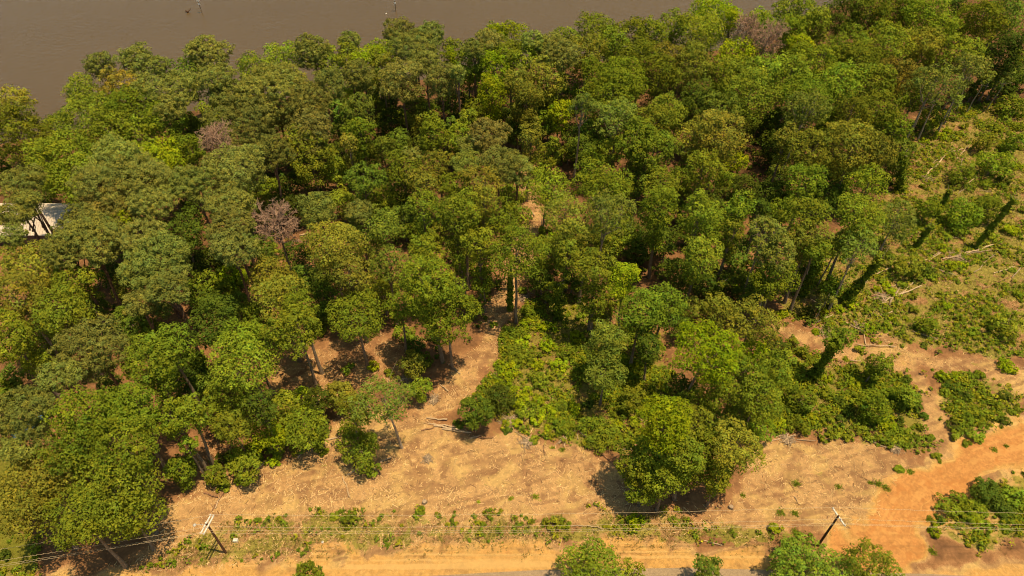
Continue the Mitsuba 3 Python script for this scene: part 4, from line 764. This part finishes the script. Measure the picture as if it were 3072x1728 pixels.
# ---------------------------------------------------------------- shrubs
def shrub_zone(px_, py_):
    p = shapely.Point(px_, py_)
    for k, s in (('regrowth', 'in the central regrowth'), ('right', 'on the right grassy slope'), ('bank', 'left of the clay road'), ('bank2', 'above the clay road bend'),
                 ('bank3', 'below the clay road'), ('verge', 'on the power line verge'), ('chips', 'on the bare clearing')):
        if shapely.Polygon(ZONES[k]).buffer(1.5).contains(p):
            return s
    if px_ < -20 and py_ < 95: return 'between the left trees'
    if px_ > 40 and py_ > 80: return 'beside the right clearing'
    return 'near the wood path'
SROW = {}
for n, (kind, sx, sy, sr) in enumerate(SHRUBS):
    rng = np.random.default_rng(5000 + n)
    key = numbered('shrub')
    z0 = ground_z(sx, sy)
    hh = sr * rng.uniform(0.75, 1.0) * (0.55 if sr < 0.9 else 1.0)
    c = hh * 0.5
    ctr = np.array([sx, sy, z0 + c * 0.8])
    (v, f), col, L = crown(kind, ctr, sr, c * 1.15, rng, 115, 0.5 if sr < 0.9 else 0.9, np.array(TINT[kind]) * [1.05, 1.05, 1.0], keep_low=0.4)
    if sr < 0.75:                                 # a tuft rather than a bush
        nb = int(170 * sr)
        d = unit(rng.normal(size=(nb, 3)) * [0.8, 0.8, 0.3] + [0, 0, 0.6])
        q = np.array([sx, sy, z0]) + rng.normal(0, 0.42, (nb, 3)) * [sr, sr * 0.8, 0]
        v, f = blades(q, d, 0.45 * sr + 0.12, 0.07, rng)
        col = np.repeat(shades(np.array(TINT[kind]) * 1.05, nb, 1, rng), 3, 0)
    v[:, 2] = np.maximum(v[:, 2], z0 + 0.02 * rng.random(len(v)))
    st = [tube(np.vstack([[sx + rng.normal(0, 0.1), sy + rng.normal(0, 0.1), z0 - 0.1], ctr + l[:3] * 0.6]), [0.04, 0.02], 4, False) for l in L[:5]]
    part(key, 'stems', join(st), 'grey_bark')
    part(key, 'foliage', (v, f), 'leaf', col)
    SROW.setdefault((kind, shrub_zone(sx, sy)), []).append((sx / (sy * 0.7 + 70), key))
SLOOK = dict(B='mid green leafy shrub', Y='yellow green leafy shrub', D='dark green dense shrub')
for (kind, zone), ks in SROW.items():
    for n, (_, key) in enumerate(sorted(ks), 1):
        tag(key, f'{SLOOK[kind]} {zone}' + (f', {ordinal(n)} such from left' if len(ks) > 1 else ''), 'shrub')

# ---------------------------------------------------------------- weeds, grass, chips (nobody could count them)
rng = np.random.default_rng(77)
flat = near & (y > 41) & (x > -130) & (x < 150)
cand = np.nonzero(flat & (np.abs(x) < 30 + 0.74 * (y * 0.72 + 70)))[0]
def sample(weight, count):
    w = weight[cand]
    idx = rng.choice(cand, size=count, p=w / w.sum())
    px_, py_ = x[idx] + rng.uniform(-0.45, 0.45, count), y[idx] + rng.uniform(-0.45, 0.45, count)
    return np.stack([px_, py_, relief(px_, py_)], 1)
patch = meshkit.fbm(np.stack([x, y, x * 0], 1) * 0.22, 3, 9)
wg = np.clip(g - 0.25, 0, 1) * np.clip((patch - 0.38) * 4, 0.05, 1) * (1 - Z['lawn']) * (1 - 0.93 * Z['verge']) * (1 - 0.7 * Z['right'])
P = sample(wg, 12000)
m = 13
d = unit(rng.normal(size=(len(P), m, 3)) + [0, 0, 0.8])
r = rng.gamma(3.0, 0.13, (len(P), 1, 1)).clip(0.12, 1.0)
tint = np.where(rng.random((len(P), 1, 1)) < 0.35, np.array([0.27, 0.29, 0.020]), np.array([0.155, 0.23, 0.020]))
v, f = tris((P[:, None] + np.array([0, 0, 0.15]) + d * r).reshape(-1, 3), unit(d.reshape(-1, 3) + rng.normal(0, 0.4, (len(P) * m, 3)) + [0, 0, 0.4]), 0.30, rng)
col = shades((1, 1, 1), len(P), m, rng) * 0 + (tint * np.exp(rng.normal(0, 0.25, (len(P), m, 1)))).reshape(-1, 3)
add('weeds', (v, f), 'leaf', np.repeat(col, 3, 0))
tag('weeds', 'low green weeds spread over the cleared ground and verge', 'weeds', kind='stuff')

wood = (y > 76) & (y < shore(x) - 4)
zoned = np.max([Z[k] for k in ('chips', 'litter_bright', 'corridor', 'regrowth', 'right', 'bank', 'bank2', 'bank3', 'path', 'track', 'lawn')], axis=0)
P = sample(wood * (1 - zoned) * np.clip((patch - 0.33) * 4, 0.0, 1) * sstep(76, 105, y), 6500)
m = 12
d = unit(rng.normal(size=(len(P), m, 3)) + [0, 0, 0.8])
r = rng.gamma(4.0, 0.16, (len(P), 1, 1)).clip(0.2, 1.5)
v, f = tris((P[:, None] + np.array([0, 0, 0.25]) + d * r).reshape(-1, 3), unit(d.reshape(-1, 3) + rng.normal(0, 0.4, (len(P) * m, 3)) + [0, 0, 0.4]), 0.42, rng)
add('undergrowth', (v, f), 'leaf', np.repeat(shades((0.10, 0.148, 0.018), len(P), m, rng), 3, 0))
tag('undergrowth', 'low dark green undergrowth covering the floor of the wood', 'undergrowth', kind='stuff')

wgr = (np.clip(g - 0.30, 0, 1) + 0.25 * Z['verge']) * (0.3 + patch) * (1 - Z['lawn'] * 0.85)
P = sample(wgr, 26000)
m = 4
d = unit(rng.normal(size=(len(P), m, 3)) * [0.6, 0.6, 0.25] + [0, 0, 0.75])
v, f = blades((P[:, None] + rng.normal(0, 0.12, (len(P), m, 3)) * [1, 1, 0]).reshape(-1, 3), d.reshape(-1, 3), 0.38, 0.05, rng)
dryness = rng.random((len(P), 1, 1)) < 0.45
col = (np.where(dryness, np.array([0.30, 0.24, 0.075]), np.array([0.15, 0.165, 0.03])) * np.exp(rng.normal(0, 0.2, (len(P), m, 1)))).reshape(-1, 3)
add('grass', (v, f), 'leaf', np.repeat(col, 3, 0))
tag('grass', 'rough grass, part green and part dry, on verge and cleared slope', 'grass', kind='stuff')

wc = (Z['chips'] + 0.8 * Z['path'] + 0.5 * Z['litter_bright'] + 0.35 * Z['right'] + 0.25 * Z['regrowth'] + 0.3 * Z['bank'] + 0.3 * Z['corridor'] + 0.5 * Z['track']) * (1 - Z['clay']) * (1 - Z['apron']) * (1 - Z['roadside']) * (0.25 + 1.5 * np.clip(patch - 0.3, 0, 1))
P = sample(wc, 20000)
ang = rng.uniform(0, np.pi, len(P))
L_ = rng.gamma(2.0, 0.17, len(P)).clip(0.1, 1.8)
W_ = (0.02 + 0.03 * rng.random(len(P)) + 0.012 * L_)
dx, dy = np.cos(ang), np.sin(ang)
dirv, side = np.stack([dx, dy, dx * 0 + rng.normal(0, 0.06, len(P))], 1), np.stack([-dy, dx, dx * 0], 1)
e0, e1 = P - dirv * L_[:, None] / 2 + [0, 0, 0.03], P + dirv * L_[:, None] / 2 + [0, 0, 0.03]
sw, up_ = side * W_[:, None], np.array([0, 0, 1.0]) * W_[:, None] * 1.2
v = np.stack([e0 - sw, e0 + sw, e0 + up_, e1 - sw, e1 + sw, e1 + up_], 1).reshape(-1, 3)
o = (np.arange(len(P)) * 6)[:, None, None]
f = (np.array([[0, 1, 4], [0, 4, 3], [1, 2, 5], [1, 5, 4], [2, 0, 3], [2, 3, 5], [0, 2, 1], [3, 4, 5]])[None] + o).reshape(-1, 3)
c0 = np.where(rng.random((len(P), 1)) < 0.78, np.array([0.66, 0.50, 0.27]), np.where(rng.random((len(P), 1)) < 0.5, np.array([0.40, 0.27, 0.15]), np.array([0.20, 0.12, 0.07])))
add('wood_chips', (v, f), 'dry', np.repeat(c0 * np.exp(rng.normal(0, 0.15, (len(P), 1))), 6, 0))
tag('wood_chips', 'pale splintered wood chips and sticks scattered over the cleared soil', 'wood chips', kind='stuff')

# ---------------------------------------------------------------- fallen logs
LROW = {}
def log_zone(px_, py_):
    if px_ > 40 and py_ > 78: return 'on the right cleared slope'
    if px_ > 30: return 'by the shrubs near the clay road'
    if px_ < -22: return 'in the left clearing'
    if -22 <= px_ < -9 and 63 < py_ < 70: return 'in the pile below the path'
    if py_ > 82: return 'beside the wood path'
    return 'along the central regrowth edge'
for n, (ax, ay, bx, by, dm) in enumerate(LOGS):
    rng = np.random.default_rng(7000 + n)
    key = numbered('fallen_log')
    p, q = np.array([ax, ay, ground_z(ax, ay) + dm * 0.5 + 0.05]), np.array([bx, by, ground_z(bx, by) + dm * 0.45 + 0.05 + 0.35 * rng.random()])
    ln = np.linalg.norm(q - p)
    path = bent(p, q, 6, rng, 0.012 * ln + 0.02)
    tone = ('dry_wood', 'grey_wood', 'dry_wood', 'red_wood')[int(rng.integers(0, 4))]
    if rng.random() < 0.5: path = path[::-1]
    part(key, 'stem', tube(path, np.linspace(dm * 0.5, dm * 0.28, 6), 7), tone)
    if ln > 3.5:
        br = []
        for _ in range(int(rng.integers(2, 5))):
            t = rng.uniform(0.45, 0.95)
            s = path[0] * (1 - t) + path[-1] * t
            d = unit(path[-1] - path[0] + rng.normal(0, 0.5, 3) * ln) * rng.uniform(0.6, 1.6)
            d[2] = abs(d[2]) * 0.5
            br.append(tube(np.vstack([s, s + d * 0.5, s + d + [0, 0, 0.1]]), [dm * 0.16, dm * 0.12, dm * 0.06], 4, False))
        for b_ in br: part(key, 'branch', b_, tone)
    look = dict(dry_wood='pale dry', grey_wood='greyish', red_wood='reddish brown')[tone] + (' thin pole' if dm < 0.19 else ' log')
    LROW.setdefault((look, log_zone((ax + bx) / 2, (ay + by) / 2)), []).append(((ax + bx) / (0.35 * (ay + by) + 70), key))
for (look, zone), ks in LROW.items():
    for n, (_, key) in enumerate(sorted(ks), 1):
        tag(key, f'fallen {look} {zone}' + (f', {ordinal(n)} such from left' if len(ks) > 1 else ''), 'log')

# ---------------------------------------------------------------- heaps of cut brush
BROW = []
for n, (bx, by, br) in enumerate(BRUSH):
    rng = np.random.default_rng(8000 + n)
    key = numbered('brush_pile')
    tw = []
    for _ in range(70):
        a = rng.normal(0, 0.35, 2) * br
        s = np.array([bx + a[0], by + a[1], ground_z(bx + a[0], by + a[1]) + 0.08 + 0.35 * rng.random() * math.exp(-(a @ a) / br ** 2)])
        ang = rng.uniform(0, 6.28)
        d = np.array([math.cos(ang), math.sin(ang), rng.normal(0, 0.10)]) * br * rng.uniform(0.25, 0.7)
        tw.append(tube(np.vstack([s - d, s + rng.normal(0, 0.08, 3), s + d]), [0.045, 0.035, 0.015], 4, False))
    part(key, 'twigs', join(tw), 'grey_wood')
    labels[f'{key}__twigs'] = {'kind': 'stuff'}
    sticks = [tube(bent([bx - math.cos(q) * br * 0.7, by - math.sin(q) * br * 0.7, ground_z(bx, by) + 0.3], [bx + math.cos(q) * br * 0.7, by + math.sin(q) * br * 0.7, ground_z(bx, by) + 0.4], 4, rng, 0.08), [0.09, 0.08, 0.06, 0.04], 6) for q in rng.uniform(0, 3.14, 2)]
    for st in sticks:
        part(key, 'stick', st, 'dry_wood')
    BROW.append((bx / (by * 0.7 + 70), key, log_zone(bx, by)))
for n, (_, key, zone) in enumerate(sorted(BROW), 1):
    tag(key, f'heap of cut branches {zone}, {ordinal(n)} heap from left', 'brush pile')

# ---------------------------------------------------------------- power line
POLES = [((-41.93, 45.13), (0.20, 0.98), 2), ((45.14, 46.19), (-0.30, 0.95), 1)]
ATTACH = []
for n, ((bx, by), (ax, ay), arms) in enumerate(POLES):
    key = numbered('utility_pole')
    z0 = ground_z(bx, by)
    part(key, 'pole', tube([[bx, by, z0 - 0.3], [bx, by, 4.5], [bx, by, 9.3]], [0.19, 0.165, 0.13], 12), 'pole_wood', smooth=40)
    rot = math.atan2(ay, ax)
    ends = []
    for k in range(arms):
        off = (0.22 if arms == 2 else 0.2) * (1 if k == 0 else -1)
        c = np.array([bx + off * ay, by - off * ax, 8.85])
        part(key, 'crossarm', box(c, [2.9, 0.17, 0.14], rot), 'white_paint')
        for t in (-1.35, -0.45, 1.35):
            b = c + np.array([ax, ay, 0]) * t
            part(key, 'insulator', trimesh.creation.revolve(np.array([[0, 0], [0.09, 0], [0.12, 0.06], [0.05, 0.1], [0.1, 0.15], [0.05, 0.25], [0, 0.27]]), sections=10).apply_translation(b + [0, 0, 0.071]), 'white_paint', smooth=40)
            if k == 0: ends.append(b + [0, 0, 0.33])
    br = [tube([[bx, by, 8.1], c + np.array([ax, ay, 0]) * s], [0.025, 0.025], 5) for s in (-0.8, 0.8)]
    part(key, 'brace', br[0], 'grey_metal'); part(key, 'brace', br[1], 'grey_metal')
    ends.append(np.array([bx + 0.2, by - 0.15, 7.4]))
    if n == 0:
        part(key, 'lamp_arm', tube([[bx - 0.13, by + 0.05, 8.5], [bx - 0.9, by + 0.05, 8.75], [bx - 1.75, by + 0.05, 8.7]], [0.03, 0.03, 0.03], 6), 'grey_metal')
        part(key, 'lamp_head', trimesh.creation.revolve(np.array([[0, 0], [0.2, 0], [0.24, 0.1], [0.12, 0.25], [0, 0.3]]), sections=12).apply_translation([bx - 1.85, by + 0.05, 8.5]), 'grey_metal', smooth=40)
        part(key, 'pole_cap', tube([[bx - 0.02, by, 9.3], [bx - 0.02, by, 9.45]], [0.16, 0.12], 10), 'white_paint')
    ATTACH.append(ends)
    tag(key, ('dark wooden utility pole with two white crossarms and lamp, left of the pair' if n == 0 else 'dark wooden utility pole with one white crossarm by the clay road'), 'utility pole')
left_far = [np.array([-118.0, 33.0 + d, h]) for d, h in ((-1.3, 9), (-0.45, 9), (1.3, 9), (0, 7.4))]
right_far = [np.array([135.0, 45.0 + d, h]) for d, h in ((-1.3, 9), (-0.45, 9), (1.3, 9), (0, 7.4))]
SPAN = [('left of the left pole', left_far, ATTACH[0], 1.2), ('strung between the two poles', ATTACH[0], ATTACH[1], 1.0), ('right of the right pole', ATTACH[1], right_far, 1.2)]
WHICH = ['nearest of the three crossarm wires', 'middle one of the three crossarm wires', 'farthest of the three crossarm wires', 'low wire under the crossarm wires']
for where, A, B, sag in SPAN:
    for k, (p, q) in enumerate(zip(A, B)):
        t = np.linspace(0, 1, 25)[:, None]
        path = p * (1 - t) + q * t - np.array([0, 0, 1.0]) * 4 * sag * t * (1 - t)
        key = numbered('power_line')
        add(key, tube(path, 0.017, 5), 'wire', smooth=True)
        tag(key, f'pale cable {where}, {WHICH[k]}', 'cable')

# ---------------------------------------------------------------- small things
def stump(px_, py_, r, label):
    rng = np.random.default_rng(int(abs(px_) * 100))
    key = numbered('tree_stump')
    z0 = ground_z(px_, py_)
    m = trimesh.creation.cylinder(r, 0.5, sections=14)
    v = np.array(m.vertices); v[:, :2] *= np.where(v[:, 2:] < 0, 1.3, 1.0) * (1 + 0.06 * rng.normal(size=(len(v), 1)))
    part(key, 'stem', (v + [px_, py_, z0 + 0.2], m.faces), 'grey_bark')
    d = trimesh.creation.cylinder(r * 0.88, 0.03, sections=14).apply_translation([px_, py_, z0 + 0.467])
    part(key, 'cut_face', d, 'grey_wood')
    tag(key, label, 'tree stump')
stump(-13.51, 53.12, 0.36, 'grey cut tree stump alone on the bare clearing near the verge')
stump(33.56, 52.17, 0.34, 'dark cut tree stump below the big clump of trees at right')

def marker(px_, py_, label):
    key = numbered('channel_marker')
    part(key, 'post', tube([[px_, py_, -3.4], [px_, py_, 4.4]], [0.16, 0.14], 8), 'grey_bark')
    part(key, 'sign_board', box([px_, py_ - 0.19, 3.5], [1.1, 0.12, 1.1]), 'bright_paint')
    part(key, 'sleeve', tube([[px_, py_, 2.6], [px_, py_, 4.395]], [0.2, 0.2], 8), 'bright_paint')
    part(key, 'reflector', box([px_, py_ - 0.2, 1.9], [0.7, 0.1, 0.55]), 'bright_paint')
    part(key, 'pole_cap', tube([[px_, py_, 4.41], [px_, py_, 4.7]], [0.2, 0.05], 8), 'white_paint')
    tag(key, label, 'channel marker')
marker(-104.27, 231.97, 'post with white boards standing in the lake at upper left')
marker(-39.14, 233.02, 'post with white boards standing in the lake at upper centre')
rng = np.random.default_rng(8)
key = numbered('dead_snag')
part(key, 'stem', tube([[-108.9, 232, -3.3], [-109.0, 232, -0.7], [-109.5, 231.6, -0.25]], [0.45, 0.38, 0.2], 7), 'pole_wood')
part(key, 'branch', tube([[-108.9, 232, -0.8], [-108.1, 232.4, -0.2], [-107.9, 232.6, 0.3]], [0.2, 0.12, 0.05], 5), 'pole_wood')
tag(key, 'dark drowned stump breaking the lake surface beside the left channel marker', 'stump')
b = trimesh.creation.icosphere(2, 0.3); b.apply_scale([1, 1, 0.8]); b.apply_translation([-42.14, 230.92, -0.95])
key = numbered('float'); part(key, 'body', b, 'white_paint', smooth=True)
part(key, 'ring', trimesh.creation.torus(0.09, 0.025, 12, 6).apply_translation([-42.14, 230.92, -0.68]), 'grey_metal', smooth=True)
tag(key, 'small pale float on the lake left of the central channel marker', 'float')

z0 = ground_z(-40.89, 46.86)
key = numbered('utility_box')
part(key, 'cabinet', box([-40.89, 46.86, z0 + 0.22], [0.62, 0.42, 0.46], 0.05), 'white_paint')
part(key, 'lid', box([-40.89, 46.86, z0 + 0.475], [0.68, 0.48, 0.05], 0.05), 'white_paint')
tag(key, 'small white box on the ground beside the left utility pole', 'box')
z0 = ground_z(-28.01, 46.66)
key = numbered('plastic_jug')
part(key, 'body', trimesh.creation.revolve(np.array([[0, 0], [0.16, 0], [0.18, 0.05], [0.18, 0.28], [0.06, 0.38], [0.05, 0.42], [0, 0.42]]), sections=12).apply_translation([-28.01, 46.66, z0]), 'white_paint', smooth=40)
part(key, 'cap', trimesh.creation.cylinder(0.06, 0.05, sections=10).apply_translation([-28.01, 46.66, z0 + 0.447]), 'dark_band')
tag(key, 'small white plastic jug lying on the verge right of the left pole', 'jug')

# house under the pines at the left edge
mat('roof_metal', principled(lambda p, n, uv: mix((0.34, 0.29, 0.23), mix((0.50, 0.45, 0.38), (0.70, 0.66, 0.58), fbm(p.x * 0.8, p.y * 0.8)), smoothstep(0.0, 0.16, dr.abs(p.x * 1.6 - dr.round(p.x * 1.6))) * (0.55 + 0.45 * fbm(p.x * 0.5, p.y * 1.5, 3.0))), 0.45, 0.5))
mat('house_wall', principled((0.17, 0.10, 0.075), 0.8))
mat('window_glass', principled((0.03, 0.035, 0.04), 0.08, 0.6))
key = numbered('house')
hx0, hx1, hy0, hy1 = -122.0, -92.5, 112.5, 123.5
ym = (hy0 + hy1) / 2
part(key, 'wall', box([(hx0 + hx1) / 2, ym, 1.6], [hx1 - hx0 - 1.2, hy1 - hy0 - 1.2, 3.2]), 'house_wall')
for s, y0_ in ((1, hy0), (-1, hy1)):
    v = np.array([[hx0, y0_, 3.1], [hx1, y0_, 3.1], [hx1, ym, 5.4], [hx0, ym, 5.4]], float)
    rk = part(key, 'roof', (np.vstack([v, v + [0, 0, 0.12]]), np.array([[0, 3, 2, 1], [4, 5, 6, 7], [0, 1, 5, 4], [1, 2, 6, 5], [2, 3, 7, 6], [3, 0, 4, 7]])), 'roof_metal')
part(key, 'gable', (np.array([[hx1 - 0.6, hy0 + 0.6, 3.2], [hx1 - 0.6, hy1 - 0.6, 3.2], [hx1 - 0.6, ym, 5.25]]), np.array([[0, 1, 2]])), 'house_wall')
part(key, 'ridge_cap', tube([[hx0, ym, 5.52], [hx1, ym, 5.52]], [0.1, 0.1], 6), 'roof_metal')
for k, wx in enumerate((-98.0, -104.0, -111.0)):
    w = part(key, 'window', box([wx, hy0 + 0.57, 1.8], [1.5, 0.08, 1.3]), 'window_glass')
    part(w, 'frame', box([wx, hy0 + 0.55, 2.5], [1.7, 0.12, 0.1]), 'white_paint')
tag(key, 'low house with pale metal roof half hidden under pines at the left edge', 'house')

mat('blue_sheet', principled((0.05, 0.17, 0.42), 0.5))
key = numbered('covered_boat')
z0 = ground_z(-80.4, 66.5)
ts = np.linspace(-1, 1, 11)
hull, cover = [], []
for t in ts:
    w = 1.1 * math.sqrt(max(1 - max(t, 0) ** 2 * 0.95, 0.02))
    hull.append([[t * 2.8, -w, 0.95], [t * 2.8, -w * 0.6, 0.15], [t * 2.8, w * 0.6, 0.15], [t * 2.8, w, 0.95]])
    cover.append([[t * 2.9, -w * 1.05, 0.9], [t * 2.9, -w * 0.5, 1.22], [t * 2.9, 0, 1.38 - 0.1 * abs(math.sin(t * 6))], [t * 2.9, w * 0.5, 1.22], [t * 2.9, w * 1.05, 0.9]])
def sheet(rowsv, ang, off):
    A = np.array(rowsv); a, b = A.shape[:2]
    c, s = math.cos(ang), math.sin(ang)
    v = A.reshape(-1, 3) @ np.array([[c, s, 0], [-s, c, 0], [0, 0, 1]]) + off
    i, j = np.meshgrid(np.arange(a - 1), np.arange(b - 1), indexing='ij')
    k = (i * b + j).ravel()
    return v, np.stack([k, k + b, k + b + 1, k + 1], 1)
part(key, 'hull', sheet(hull, 0.75, [-80.4, 66.5, z0]), 'white_paint')
part(key, 'cover', sheet(cover, 0.75, [-80.4, 66.5, z0]), 'blue_sheet')
tag(key, 'bright blue covered boat glimpsed beneath the pine at the left edge', 'boat')
